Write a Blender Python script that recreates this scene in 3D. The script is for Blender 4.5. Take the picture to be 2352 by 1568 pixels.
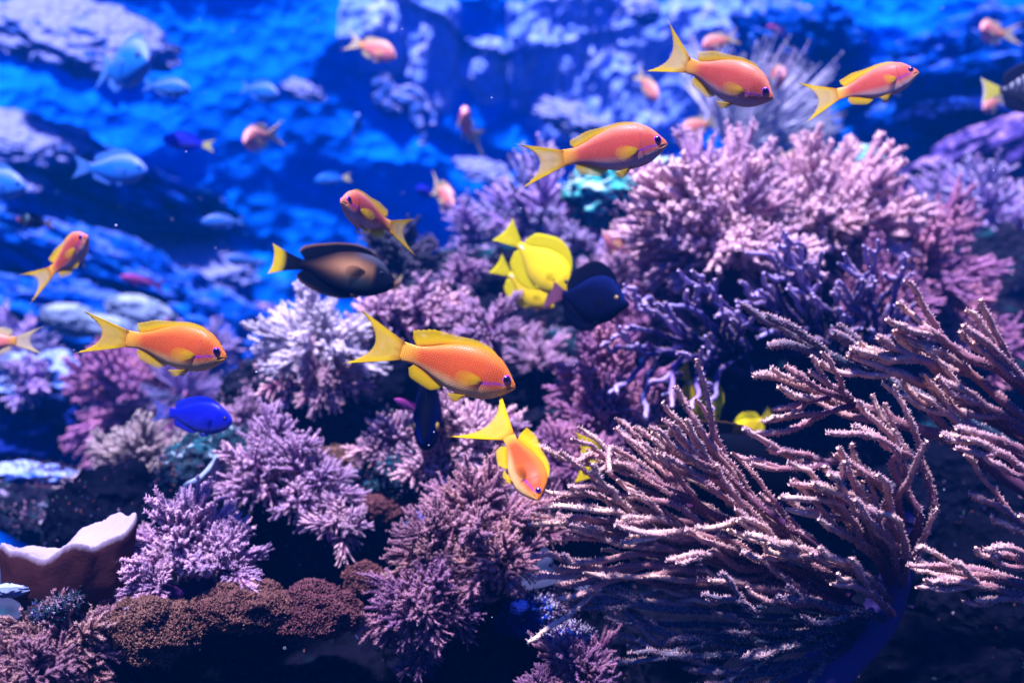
import bpy, bmesh, math, random
import numpy as np
from mathutils import Vector, Matrix

for _o in list(bpy.data.objects):
    bpy.data.objects.remove(_o, do_unlink=True)
scene = bpy.context.scene
COL = scene.collection
rng = np.random.default_rng(7)
random.seed(7)

# ------------------------------------------------------------------ camera
LENS = 35.0
cam_d = bpy.data.cameras.new('camera')
cam = bpy.data.objects.new('camera', cam_d)
COL.objects.link(cam)
cam.location = (0, 0, 0)
cam.rotation_euler = (math.radians(90), 0, 0)
cam_d.lens = LENS
cam_d.sensor_width = 36.0
cam_d.clip_start = 0.02
cam_d.clip_end = 100.0
cam_d.dof.use_dof = True
cam_d.dof.focus_distance = 0.93
cam_d.dof.aperture_fstop = 3.5
scene.camera = cam

# ------------------------------------------------------------------ light
SUN_EL, SUN_AZ = 64.0, -158.0        # azimuth of the sun, measured from +Y clockwise
world = bpy.data.worlds.new('World')
scene.world = world
world.use_nodes = True
wn = world.node_tree
wn.nodes.clear()
sky = wn.nodes.new('ShaderNodeTexSky')
sky.sky_type = 'NISHITA'
sky.sun_disc = False
sky.sun_elevation = math.radians(SUN_EL)
sky.sun_rotation = math.radians(SUN_AZ)
tint = wn.nodes.new('ShaderNodeMix')
tint.data_type = 'RGBA'
tint.blend_type = 'MULTIPLY'
tint.inputs[0].default_value = 1.0
tint.inputs[7].default_value = (0.12, 0.14, 1.0, 1)     # daylight seen from under blue water
bg = wn.nodes.new('ShaderNodeBackground')
bg.inputs['Strength'].default_value = 0.065
wo = wn.nodes.new('ShaderNodeOutputWorld')
wn.links.new(sky.outputs[0], tint.inputs[6])
wn.links.new(tint.outputs[2], bg.inputs['Color'])
wn.links.new(bg.outputs[0], wo.inputs['Surface'])

sun_d = bpy.data.lights.new('sun', 'SUN')
sun_d.energy = 5.0
sun_d.angle = math.radians(4.0)
sun_d.color = (0.82, 0.69, 1.0)
sun = bpy.data.objects.new('sun', sun_d)
COL.objects.link(sun)
_e, _a = math.radians(SUN_EL), math.radians(SUN_AZ)
_to = Vector((math.sin(_a) * math.cos(_e), math.cos(_a) * math.cos(_e), math.sin(_e)))
sun.rotation_euler = _to.to_track_quat('Z', 'Y').to_euler()
sun.location = _to * 6

scene.view_settings.view_transform = 'Standard'
scene.view_settings.look = 'None'
scene.view_settings.exposure = 1.75
scene.view_settings.gamma = 1.0
scene.view_settings.use_curve_mapping = False
scene.render.engine = 'CYCLES'
cy = scene.cycles
cy.use_denoising = True
cy.max_bounces = 6
cy.diffuse_bounces = 2
cy.glossy_bounces = 2
cy.transmission_bounces = 3
cy.transparent_max_bounces = 8
cy.volume_bounces = 0
cy.sample_clamp_indirect = 4.0
cy.caustics_reflective = False
cy.caustics_refractive = False

# ------------------------------------------------------------------ measures
KPX = 36.0 / LENS / 2352.0            # metres per reference unit at one metre
def P(x, y, Y):
    """the place at depth Y that stands at (x, y) of the 2352 x 1568 view"""
    return np.array([(x - 1176.0) * KPX * Y, Y, -(y - 784.0) * KPX * Y])
def S(px, Y):
    return px * KPX * Y

# ------------------------------------------------------------------ noise
def _hash(i):
    i = i.astype(np.uint64)
    h = (i[..., 0] * np.uint64(73856093)) ^ (i[..., 1] * np.uint64(19349663)) ^ (i[..., 2] * np.uint64(83492791))
    h = (h ^ (h >> np.uint64(13))) * np.uint64(1274126177)
    h = h & np.uint64(0xFFFFFFFF)
    h = (h ^ (h >> np.uint64(16))) & np.uint64(0xFFFFFF)
    return h.astype(np.float64) / float(0xFFFFFF)
def vnoise(p):
    p = np.asarray(p, float) + 1000.0
    f = np.floor(p)
    d = p - f
    d = d * d * d * (d * (d * 6 - 15) + 10)
    i = f.astype(np.int64)
    out = 0
    for a in (0, 1):
        for b in (0, 1):
            for c in (0, 1):
                w = (d[..., 0] if a else 1 - d[..., 0]) * (d[..., 1] if b else 1 - d[..., 1]) * (d[..., 2] if c else 1 - d[..., 2])
                out = out + w * _hash(i + np.array([a, b, c]))
    return out * 2 - 1
def fbm(p, octv=4, lac=2.1, gain=0.5):
    p = np.asarray(p, float)
    s, a, t = 0, 1.0, 0
    for _ in range(octv):
        s = s + a * vnoise(p)
        t += a
        p = p * lac + 17.3
        a *= gain
    return s / t
def ridged(p, octv=4):
    p = np.asarray(p, float)
    s, a, t = 0, 1.0, 0
    for _ in range(octv):
        s = s + a * (1 - np.abs(vnoise(p)) * 2)
        t += a
        p = p * 2.1 + 5.1
        a *= 0.5
    return s / t
def hermite(keys):
    kx = np.array([k[0] for k in keys], float)
    ky = np.array([k[1] for k in keys], float)
    d = np.diff(ky) / np.diff(kx)
    m = np.zeros_like(ky)
    m[1:-1] = np.where(d[:-1] * d[1:] > 0, 2 * d[:-1] * d[1:] / (d[:-1] + d[1:] + 1e-12), 0)
    m[0], m[-1] = d[0], d[-1]
    def f(x):
        x = np.clip(np.asarray(x, float), kx[0], kx[-1])
        i = np.clip(np.searchsorted(kx, x, side='right') - 1, 0, len(kx) - 2)
        h = kx[i + 1] - kx[i]
        t = (x - kx[i]) / h
        return ((1 + 2 * t) * (1 - t) ** 2 * ky[i] + t * (1 - t) ** 2 * h * m[i]
                + t * t * (3 - 2 * t) * ky[i + 1] + t * t * (t - 1) * h * m[i + 1])
    return f
def spline(pts, n):
    """a smooth line through control points"""
    pts = np.asarray(pts, float)
    k = len(pts)
    ext = np.vstack([2 * pts[0] - pts[1], pts, 2 * pts[-1] - pts[-2]])
    t = np.linspace(0, k - 1, n)
    i = np.clip(t.astype(int), 0, k - 2)
    u = (t - i)[:, None]
    a, b, c, d = ext[i], ext[i + 1], ext[i + 2], ext[i + 3]
    return 0.5 * (2 * b + (c - a) * u + (2 * a - 5 * b + 4 * c - d) * u * u + (3 * b - a - 3 * c + d) * u ** 3)
def unit(v):
    v = np.asarray(v, float)
    return v / (np.linalg.norm(v, axis=-1, keepdims=True) + 1e-12)
def smooth(a, b, x):
    t = np.clip((np.asarray(x, float) - a) / (b - a), 0, 1)
    return t * t * (3 - 2 * t)

# ------------------------------------------------------------------ mesh helpers
class MB:
    def __init__(self):
        self.v, self.f3, self.f4, self.c, self.uv, self.n = [], [], [], [], [], 0
    def add(self, v, f4=None, f3=None, c=None, uv=None):
        v = np.asarray(v, float).reshape(-1, 3)
        if f4 is not None and len(f4):
            self.f4.append(np.asarray(f4, np.int64).reshape(-1, 4) + self.n)
        if f3 is not None and len(f3):
            self.f3.append(np.asarray(f3, np.int64).reshape(-1, 3) + self.n)
        if c is None:
            c = np.ones((len(v), 4))
        c = np.asarray(c, float)
        if c.ndim == 1:
            c = np.tile(c, (len(v), 1))
        if c.shape[1] == 3:
            c = np.hstack([c, np.ones((len(c), 1))])
        self.c.append(c)
        self.uv.append(np.zeros((len(v), 2)) if uv is None else np.asarray(uv, float))
        self.v.append(v)
        self.n += len(v)
    def mesh(self, name, mat, shade=True):
        me = bpy.data.meshes.new(name)
        v = np.vstack(self.v)
        f4 = np.vstack(self.f4) if self.f4 else np.zeros((0, 4), np.int64)
        f3 = np.vstack(self.f3) if self.f3 else np.zeros((0, 3), np.int64)
        loops = np.concatenate([f4.ravel(), f3.ravel()]).astype(np.int32)
        starts = np.concatenate([np.arange(len(f4)) * 4, len(f4) * 4 + np.arange(len(f3)) * 3]).astype(np.int32)
        me.vertices.add(len(v))
        me.vertices.foreach_set('co', v.astype(np.float32).ravel())
        me.loops.add(len(loops))
        me.loops.foreach_set('vertex_index', loops)
        me.polygons.add(len(starts))
        me.polygons.foreach_set('loop_start', starts)
        me.update(calc_edges=True)
        if shade:
            me.polygons.foreach_set('use_smooth', np.ones(len(starts), bool))
        ca = me.color_attributes.new('Col', 'FLOAT_COLOR', 'POINT')
        ca.data.foreach_set('color', np.vstack(self.c).astype(np.float32).ravel())
        ul = me.uv_layers.new(name='UVMap')
        ul.data.foreach_set('uv', np.vstack(self.uv)[loops].astype(np.float32).ravel())
        me.materials.append(mat)
        me.validate()
        return me
    def build(self, name, mat, parent=None, shade=True):
        o = bpy.data.objects.new(name, self.mesh(name, mat, shade))
        COL.objects.link(o)
        if parent is not None:
            o.parent = parent
        return o
def tag(o, label=None, cat=None, group=None, kind=None):
    if label:
        o['label'] = label
    if cat:
        o['category'] = cat
    if group:
        o['group'] = group
    if kind:
        o['kind'] = kind
    return o
def empty(name, loc, label, cat, group=None):
    o = bpy.data.objects.new(name, None)
    o.empty_display_size = 0.02
    o.location = loc
    COL.objects.link(o)
    return tag(o, label, cat, group)

def frames(path):
    t = unit(np.gradient(path, axis=0))
    up = np.array([0.13, 0.21, 0.97]) if abs(t[0][2]) < 0.9 else np.array([0.9, 0.3, 0.1])
    a = unit(np.cross(t, up))
    b = np.cross(t, a)
    return t, a, b
def tube(mb, path, rad, sides=7, c=None, cap=True):
    """a tapered tube along a path; colour red channel runs 0 (root) to 1 (tip)"""
    n = len(path)
    t, a, b = frames(path)
    ang = np.linspace(0, 2 * math.pi, sides, endpoint=False)
    ring = np.cos(ang)[None, :, None] * a[:, None, :] + np.sin(ang)[None, :, None] * b[:, None, :]
    v = (path[:, None, :] + ring * np.asarray(rad)[:, None, None]).reshape(-1, 3)
    i, j = np.meshgrid(np.arange(n - 1), np.arange(sides), indexing='ij')
    j2 = (j + 1) % sides
    f4 = np.stack([i * sides + j, (i + 1) * sides + j, (i + 1) * sides + j2, i * sides + j2], -1).reshape(-1, 4)
    f3 = []
    if c is None:
        tt = np.repeat(np.linspace(0, 1, n), sides)
        c = np.stack([tt, tt, tt], 1)
    if cap:
        v = np.vstack([v, path[-1] + t[-1] * rad[-1] * 0.8, path[0]])
        c = np.vstack([c, c[-1], c[0]])
        k = np.arange(sides)
        f3 = np.vstack([np.stack([(n - 1) * sides + k, np.full(sides, n * sides), (n - 1) * sides + (k + 1) % sides], 1)[:, [0, 2, 1]],
                        np.stack([k, np.full(sides, n * sides + 1), (k + 1) % sides], 1)])
    mb.add(v, f4, f3, c)
def spikes(mb, pos, nrm, ln, rad, c):
    """many little tapering polyps"""
    n = len(pos)
    nrm = unit(nrm)
    a = unit(np.cross(nrm, rng.normal(size=(n, 3))))
    b = np.cross(nrm, a)
    ln = np.broadcast_to(ln, n)[:, None]
    rad = np.broadcast_to(rad, n)[:, None]
    v = np.stack([pos + a * rad, pos - 0.5 * a * rad + 0.87 * b * rad, pos - 0.5 * a * rad - 0.87 * b * rad, pos + nrm * ln], 1).reshape(-1, 3)
    k = np.arange(n)[:, None] * 4
    f3 = np.concatenate([k + np.array([0, 1, 3]), k + np.array([1, 2, 3]), k + np.array([2, 0, 3])])
    c = np.asarray(c, float)
    if c.ndim == 1:
        c = np.tile(c, (n, 1))
    mb.add(v, None, f3, np.repeat(c, 4, axis=0))

# ------------------------------------------------------------------ materials
def new_mat(name):
    m = bpy.data.materials.new(name)
    m.use_nodes = True
    m.node_tree.nodes.clear()
    return m, m.node_tree.nodes, m.node_tree.links
def N(nodes, t, **kw):
    n = nodes.new(t)
    for k, v in kw.items():
        setattr(n, k, v)
    return n
def mixc(nodes, links, fac, a, b, mode='MIX'):
    n = nodes.new('ShaderNodeMix')
    n.data_type = 'RGBA'
    n.blend_type = mode
    for s, x in ((0, fac), (6, a), (7, b)):
        if hasattr(x, 'links') or hasattr(x, 'is_linked'):
            links.new(x, n.inputs[s])
        elif s == 0:
            n.inputs[0].default_value = x
        else:
            n.inputs[s].default_value = (*x[:3], 1)
    return n.outputs[2]
def noise(nodes, links, co, scale, detail=5, rough=0.55):
    n = nodes.new('ShaderNodeTexNoise')
    n.inputs['Scale'].default_value = scale
    n.inputs['Detail'].default_value = detail
    n.inputs['Roughness'].default_value = rough
    links.new(co, n.inputs['Vector'])
    return n.outputs[0]
def ramp(nodes, links, fac, stops):
    n = nodes.new('ShaderNodeValToRGB')
    e = n.color_ramp.elements
    e[0].position, e[0].color = stops[0][0], (*stops[0][1], 1)
    e[1].position, e[1].color = stops[1][0], (*stops[1][1], 1)
    for p, c in stops[2:]:
        x = e.new(p)
        x.color = (*c, 1)
    links.new(fac, n.inputs[0])
    return n.outputs[0]
def bump(nodes, links, h, dist, strength=1.0, normal=None):
    n = nodes.new('ShaderNodeBump')
    n.inputs['Strength'].default_value = strength
    n.inputs['Distance'].default_value = dist
    links.new(h, n.inputs['Height'])
    if normal is not None:
        links.new(normal, n.inputs['Normal'])
    return n.outputs[0]
def finish(nodes, links, shader):
    o = nodes.new('ShaderNodeOutputMaterial')
    links.new(shader, o.inputs['Surface'])
def principled(nodes, links, color, rough=0.6, spec=0.4, normal=None):
    b = nodes.new('ShaderNodeBsdfPrincipled')
    if hasattr(color, 'links') or hasattr(color, 'is_linked'):
        links.new(color, b.inputs['Base Color'])
    else:
        b.inputs['Base Color'].default_value = (*color, 1)
    b.inputs['Roughness'].default_value = rough
    b.inputs['Specular IOR Level'].default_value = spec
    if normal is not None:
        links.new(normal, b.inputs['Normal'])
    return b.outputs[0]

def rock_mat(name, dark, mid, pale, algae, pale_amt=0.5, algae_amt=0.5, scale=1.0, seed=0.0, up=0.35):
    m, nd, lk = new_mat(name)
    tc = N(nd, 'ShaderNodeTexCoord')
    mp = N(nd, 'ShaderNodeMapping')
    mp.inputs['Location'].default_value = (seed, seed * 1.7, -seed)
    lk.new(tc.outputs['Object'], mp.inputs['Vector'])
    co = mp.outputs[0]
    n1 = noise(nd, lk, co, 9 * scale, 6, 0.6)
    n2 = noise(nd, lk, co, 26 * scale, 5, 0.65)
    n3 = noise(nd, lk, co, 15 * scale, 4, 0.6)
    c = ramp(nd, lk, n1, [(0.34, dark), (0.62, mid)])
    geo = N(nd, 'ShaderNodeNewGeometry')
    sep = N(nd, 'ShaderNodeSeparateXYZ')
    lk.new(geo.outputs['Normal'], sep.inputs[0])
    ma = N(nd, 'ShaderNodeMath', operation='MULTIPLY_ADD')       # crusts and algae grow on the upper faces
    lk.new(sep.outputs[2], ma.inputs[0])
    ma.inputs[1].default_value = up * 0.4
    lk.new(n2, ma.inputs[2])
    f = ramp(nd, lk, ma.outputs[0], [(1.0 - pale_amt * 0.62, (0, 0, 0)), (1.0 - pale_amt * 0.62 + 0.10, (1, 1, 1))])
    mb_ = N(nd, 'ShaderNodeMath', operation='MULTIPLY_ADD')
    lk.new(sep.outputs[2], mb_.inputs[0])
    mb_.inputs[1].default_value = up * 0.4
    lk.new(n3, mb_.inputs[2])
    g = ramp(nd, lk, mb_.outputs[0], [(1.0 - algae_amt * 0.62, (0, 0, 0)), (1.0 - algae_amt * 0.62 + 0.14, (1, 1, 1))])
    c = mixc(nd, lk, g, c, algae)
    c = mixc(nd, lk, f, c, pale)
    v = N(nd, 'ShaderNodeTexVoronoi')
    v.inputs['Scale'].default_value = 60 * scale
    lk.new(co, v.inputs['Vector'])
    h = N(nd, 'ShaderNodeMath', operation='ADD')
    lk.new(n2, h.inputs[0])
    lk.new(v.outputs['Distance'], h.inputs[1])
    finish(nd, lk, principled(nd, lk, c, 0.85, 0.015, bump(nd, lk, h.outputs[0], 0.012 / scale, 0.9)))
    return m

def coral_mat(name, root, mid, tip, var=0.42, translucent=0.14, rough=0.7, bump_scale=500):
    """the colour attribute's red channel runs from the root of a branch to its tip"""
    m, nd, lk = new_mat(name)
    at = N(nd, 'ShaderNodeVertexColor', layer_name='Col')
    sep = N(nd, 'ShaderNodeSeparateColor')
    lk.new(at.outputs['Color'], sep.inputs[0])
    c = ramp(nd, lk, sep.outputs[0], [(0.0, root), (1.0, tip), (0.60, mid)])  # pale tips are own colour; roots darkened to paint in shade between branches
    oi = N(nd, 'ShaderNodeObjectInfo')
    tc = N(nd, 'ShaderNodeTexCoord')
    n1 = noise(nd, lk, tc.outputs['Object'], 14, 4)
    ad = N(nd, 'ShaderNodeMath', operation='ADD')
    lk.new(oi.outputs['Random'], ad.inputs[0])
    lk.new(n1, ad.inputs[1])
    hs = N(nd, 'ShaderNodeHueSaturation')
    mr = N(nd, 'ShaderNodeMapRange')
    mr.inputs['From Min'].default_value = 0.2
    mr.inputs['From Max'].default_value = 1.8
    mr.inputs['To Min'].default_value = 1 - var
    mr.inputs['To Max'].default_value = 1 + var
    lk.new(ad.outputs[0], mr.inputs['Value'])
    lk.new(mr.outputs[0], hs.inputs['Value'])
    mh = N(nd, 'ShaderNodeMapRange')
    mh.inputs['To Min'].default_value = 0.5 - var * 0.12
    mh.inputs['To Max'].default_value = 0.5 + var * 0.12
    lk.new(oi.outputs['Random'], mh.inputs['Value'])
    lk.new(mh.outputs[0], hs.inputs['Hue'])
    lk.new(c, hs.inputs['Color'])
    c = hs.outputs[0]
    n2 = noise(nd, lk, tc.outputs['Object'], bump_scale, 2)
    s = principled(nd, lk, c, rough, 0.03, bump(nd, lk, n2, 0.001, 0.5))
    if translucent:
        tr = N(nd, 'ShaderNodeBsdfTranslucent')
        lk.new(c, tr.inputs['Color'])
        mx = N(nd, 'ShaderNodeMixShader')
        mx.inputs[0].default_value = translucent
        lk.new(s, mx.inputs[1])
        lk.new(tr.outputs[0], mx.inputs[2])
        s = mx.outputs[0]
    finish(nd, lk, s)
    return m

def body_mat(name, scales=56, depth=0.5, rough=0.38, spec=0.5):
    m, nd, lk = new_mat(name)
    at = N(nd, 'ShaderNodeVertexColor', layer_name='Col')
    uv = N(nd, 'ShaderNodeUVMap', uv_map='UVMap')
    br = N(nd, 'ShaderNodeTexBrick')
    br.offset = 0.5
    br.inputs['Color1'].default_value = (1, 1, 1, 1)
    br.inputs['Color2'].default_value = (0.86, 0.86, 0.86, 1)
    br.inputs['Mortar'].default_value = (0.45, 0.45, 0.45, 1)
    br.inputs['Scale'].default_value = scales
    br.inputs['Mortar Size'].default_value = 0.16
    br.inputs['Mortar Smooth'].default_value = 0.8
    br.inputs['Brick Width'].default_value = 1.0
    br.inputs['Row Height'].default_value = 0.9
    sx = N(nd, 'ShaderNodeMapping')
    sx.inputs['Rotation'].default_value = (0, 0, math.radians(90))
    tc = N(nd, 'ShaderNodeTexCoord')
    wob = N(nd, 'ShaderNodeTexNoise')
    wob.inputs['Scale'].default_value = 22.0
    lk.new(uv.outputs[0], wob.inputs['Vector'])
    wv_ = N(nd, 'ShaderNodeVectorMath', operation='MULTIPLY_ADD')
    wv_.inputs[1].default_value = (0.014, 0.014, 0.0)
    lk.new(wob.outputs['Color'], wv_.inputs[0])
    lk.new(uv.outputs[0], wv_.inputs[2])
    lk.new(wv_.outputs[0], sx.inputs['Vector'])
    lk.new(sx.outputs[0], br.inputs['Vector'])
    n1 = noise(nd, lk, tc.outputs['Object'], 60, 4)
    c = mixc(nd, lk, min(1.0, depth * 0.5), at.outputs['Color'], br.outputs['Color'], 'MULTIPLY')
    r = ramp(nd, lk, n1, [(0.3, (0.84, 0.84, 0.84)), (0.7, (1.1, 1.1, 1.1))])
    c = mixc(nd, lk, 0.8, c, r, 'MULTIPLY')
    nb = bump(nd, lk, br.outputs['Color'], 0.0008, depth)
    s = principled(nd, lk, c, rough, spec, nb)
    finish(nd, lk, s)
    return m
def fin_mat(name):
    m, nd, lk = new_mat(name)
    at = N(nd, 'ShaderNodeVertexColor', layer_name='Col')
    uv = N(nd, 'ShaderNodeUVMap', uv_map='UVMap')
    wv = N(nd, 'ShaderNodeTexWave')
    wv.wave_type = 'BANDS'
    wv.bands_direction = 'X'
    wv.inputs['Scale'].default_value = 7.0
    wv.inputs['Distortion'].default_value = 0.6
    lk.new(uv.outputs[0], wv.inputs['Vector'])
    r = ramp(nd, lk, wv.outputs['Fac'], [(0.1, (0.62, 0.62, 0.62)), (0.7, (1, 1, 1))])
    c = mixc(nd, lk, 0.9, at.outputs['Color'], r, 'MULTIPLY')
    s = principled(nd, lk, c, 0.55, 0.06, bump(nd, lk, wv.outputs['Fac'], 0.0006, 0.6))
    tr = N(nd, 'ShaderNodeBsdfTranslucent')
    lk.new(c, tr.inputs['Color'])
    m1 = N(nd, 'ShaderNodeMixShader')
    m1.inputs[0].default_value = 0.28
    lk.new(s, m1.inputs[1])
    lk.new(tr.outputs[0], m1.inputs[2])
    tp = N(nd, 'ShaderNodeBsdfTransparent')
    m2 = N(nd, 'ShaderNodeMixShader')
    am = N(nd, 'ShaderNodeMapRange')
    am.inputs['To Min'].default_value = 0.80
    am.inputs['To Max'].default_value = 1.1
    lk.new(wv.outputs['Fac'], am.inputs['Value'])
    al = N(nd, 'ShaderNodeMath', operation='MULTIPLY', use_clamp=True)
    lk.new(am.outputs[0], al.inputs[0])
    lk.new(at.outputs['Alpha'], al.inputs[1])
    lk.new(al.outputs[0], m2.inputs[0])
    lk.new(tp.outputs[0], m2.inputs[1])
    lk.new(m1.outputs[0], m2.inputs[2])
    finish(nd, lk, m2.outputs[0])
    return m
def plain_mat(name, color, rough=0.5, spec=0.5, var=0.0, scale=40):
    m, nd, lk = new_mat(name)
    tc = N(nd, 'ShaderNodeTexCoord')
    n1 = noise(nd, lk, tc.outputs['Object'], scale, 4)
    lo = tuple(x * (1 - var) for x in color)
    hi = tuple(x * (1 + var) for x in color)
    c = ramp(nd, lk, n1, [(0.3, lo), (0.7, hi)])
    finish(nd, lk, principled(nd, lk, c, rough, spec))
    return m

# ================================================================== the setting
M_WALL = rock_mat('wall_rock', (0.001, 0.075, 0.50), (0.001, 0.12, 0.70), (0.02, 0.20, 0.82), (0.002, 0.16, 0.78), 0.50, 0.62, 0.16, 3.1, 0.6)  # blue stands in for far water haze, put into the wall colour
M_SIDE = rock_mat('side_rock', (0.003, 0.012, 0.07), (0.006, 0.04, 0.2), (0.10, 0.16, 0.4), (0.01, 0.10, 0.3), 0.4, 0.5, 0.25, 8.3, 0.5)
M_BED = rock_mat('seabed_rubble', (0.012, 0.014, 0.03), (0.05, 0.05, 0.09), (0.25, 0.22, 0.3), (0.02, 0.07, 0.09), 0.42, 0.5, 0.7, 1.3, 0.2)
M_BLOCKER = plain_mat('light_blocker_dark', (0.010, 0.011, 0.016), 0.8, 0.02, 0.2, 3)

def sheet_grid(name, fn, nu, nv, mat):
    u, v = np.meshgrid(np.linspace(0, 1, nu), np.linspace(0, 1, nv), indexing='ij')
    p = fn(u, v).reshape(-1, 3)
    i, j = np.meshgrid(np.arange(nu - 1), np.arange(nv - 1), indexing='ij')
    f4 = np.stack([i * nv + j, (i + 1) * nv + j, (i + 1) * nv + j + 1, i * nv + j + 1], -1).reshape(-1, 4)
    mb = MB()
    mb.add(p, f4)
    return tag(mb.build(name, mat), kind='structure')

def back_wall(u, v):
    x = -5.2 + 10.4 * u
    z = -1.7 + 4.1 * v
    q = np.stack([x, z, np.zeros_like(x)], -1)
    slant = z + 0.42 * x * smooth(0.6, -1.2, x) + 0.16 * fbm(q * 1.3 + 3, 4)
    saw = (slant * 2.1) % 1.0
    ledge = (1 - saw) ** 1.5 * (0.13 + 0.15 * vnoise(q * 0.8 + 9)) * smooth(0.9, -0.6, x) 
    rel = 0.30 * fbm(q * 0.7, 3) + 0.10 * ridged(q * 1.8 + 4, 5) + ledge
    # recess in the middle where the open water is
    bay = np.exp(-((x - 0.15) / 1.0) ** 2) * 0.45
    y = 4.45 - np.clip(rel, -0.5, 1.0) + bay - 0.18 * smooth(0.4, -1.4, z)
    return np.stack([x, y, z], -1)
sheet_grid('tank_wall_back', back_wall, 330, 170, M_WALL)
def left_wall(u, v):
    y = -1.5 + 6.2 * u
    z = -1.7 + 4.1 * v
    q = np.stack([y, z, np.zeros_like(y)], -1)
    return np.stack([-4.3 + 0.6 * fbm(q * 0.9, 5), y, z], -1)
def right_wall(u, v):
    p = left_wall(u, v)
    p[..., 0] = 4.3 - 0.6 * fbm(np.stack([p[..., 1] + 20, p[..., 2], 0 * p[..., 2]], -1) * 0.9, 5)
    return p
sheet_grid('tank_wall_left', left_wall, 70, 50, M_SIDE)
sheet_grid('tank_wall_right', right_wall, 70, 50, M_SIDE)
sheet_grid('front_light_blocker', lambda u, v: np.stack([-5.2 + 10.4 * u, -1.5 + 0 * u, -1.7 + 2.2 * v], -1), 12, 8, M_BLOCKER)  # added opaque blocker in place of the front glass, height set for fill light
def bed(u, v):
    x = -5.2 + 10.4 * u
    y = -1.5 + 6.4 * v
    q = np.stack([x, y, np.zeros_like(x)], -1)
    z = -1.05 + 0.16 * fbm(q * 1.4, 5) + 0.05 * ridged(q * 5, 3) + 0.22 * smooth(2.0, 4.4, y)
    return np.stack([x, y, z], -1)
sheet_grid('seabed', bed, 220, 140, M_BED)

# the blue water itself
def box_mesh(lo, hi):
    x0, y0, z0 = lo
    x1, y1, z1 = hi
    v = [(x0, y0, z0), (x1, y0, z0), (x1, y1, z0), (x0, y1, z0), (x0, y0, z1), (x1, y0, z1), (x1, y1, z1), (x0, y1, z1)]
    f = [(0, 3, 2, 1), (4, 5, 6, 7), (0, 1, 5, 4), (1, 2, 6, 5), (2, 3, 7, 6), (3, 0, 4, 7)]
    me = bpy.data.meshes.new('haze')
    me.from_pydata(v, [], f)
    return me
hz = bpy.data.objects.new('haze', box_mesh((-5.8, -2.0, -2.9), (5.8, 5.6, 2.7)))
COL.objects.link(hz)
tag(hz, 'clear blue water filling the whole tank', 'water', kind='stuff')
hm = bpy.data.materials.new('blue_water')
hm.use_nodes = True
hn = hm.node_tree
hn.nodes.clear()
pv = hn.nodes.new('ShaderNodeVolumePrincipled')
pv.inputs['Color'].default_value = (0.0, 0.15, 0.62, 1)
pv.inputs['Density'].default_value = 0.09
pv.inputs['Absorption Color'].default_value = (0.10, 0.45, 1.0, 1)
pv.inputs['Anisotropy'].default_value = 0.45
ho = hn.nodes.new('ShaderNodeOutputMaterial')
hn.links.new(pv.outputs[0], ho.inputs['Volume'])
hz.data.materials.append(hm)

# ================================================================== rocks
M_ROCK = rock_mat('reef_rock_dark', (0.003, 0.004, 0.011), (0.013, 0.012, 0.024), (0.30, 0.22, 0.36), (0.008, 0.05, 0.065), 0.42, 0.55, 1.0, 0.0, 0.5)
M_TEAL = rock_mat('reef_rock_teal', (0.004, 0.012, 0.02), (0.016, 0.035, 0.05), (0.32, 0.40, 0.48), (0.012, 0.085, 0.11), 0.46, 0.62, 1.2, 5.0, 0.6)
M_TURQ = rock_mat('reef_rock_turquoise', (0.01, 0.05, 0.12), (0.02, 0.16, 0.24), (0.42, 0.62, 0.58), (0.05, 0.42, 0.36), 0.66, 0.85, 1.1, 2.0, 0.8)
M_BLUE = rock_mat('reef_rock_bluewhite', (0.006, 0.012, 0.06), (0.02, 0.05, 0.22), (0.30, 0.38, 0.78), (0.02, 0.12, 0.50), 0.56, 0.6, 1.0, 7.0, 0.8)
M_PURP = rock_mat('reef_rock_purple', (0.02, 0.015, 0.09), (0.08, 0.05, 0.24), (0.36, 0.22, 0.46), (0.05, 0.08, 0.34), 0.56, 0.4, 0.6, 6.0, 0.6)
M_GREY = rock_mat('smooth_grey_rock', (0.10, 0.13, 0.22), (0.18, 0.23, 0.36), (0.32, 0.38, 0.48), (0.12, 0.22, 0.36), 0.5, 0.5, 0.5, 4.0, 0.7)
M_PALE = rock_mat('pale_crusted_ledge', (0.02, 0.08, 0.38), (0.06, 0.13, 0.44), (0.20, 0.22, 0.48), (0.04, 0.14, 0.48), 0.76, 0.45, 0.5, 9.0, 0.9)  # lavender-blue tint puts distance haze into the ledge colour
M_COBALT = rock_mat('reef_rock_cobalt', (0.003, 0.006, 0.05), (0.006, 0.02, 0.2), (0.03, 0.14, 0.7), (0.01, 0.05, 0.4), 0.5, 0.5, 1.5, 11.0, 0.4)

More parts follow.
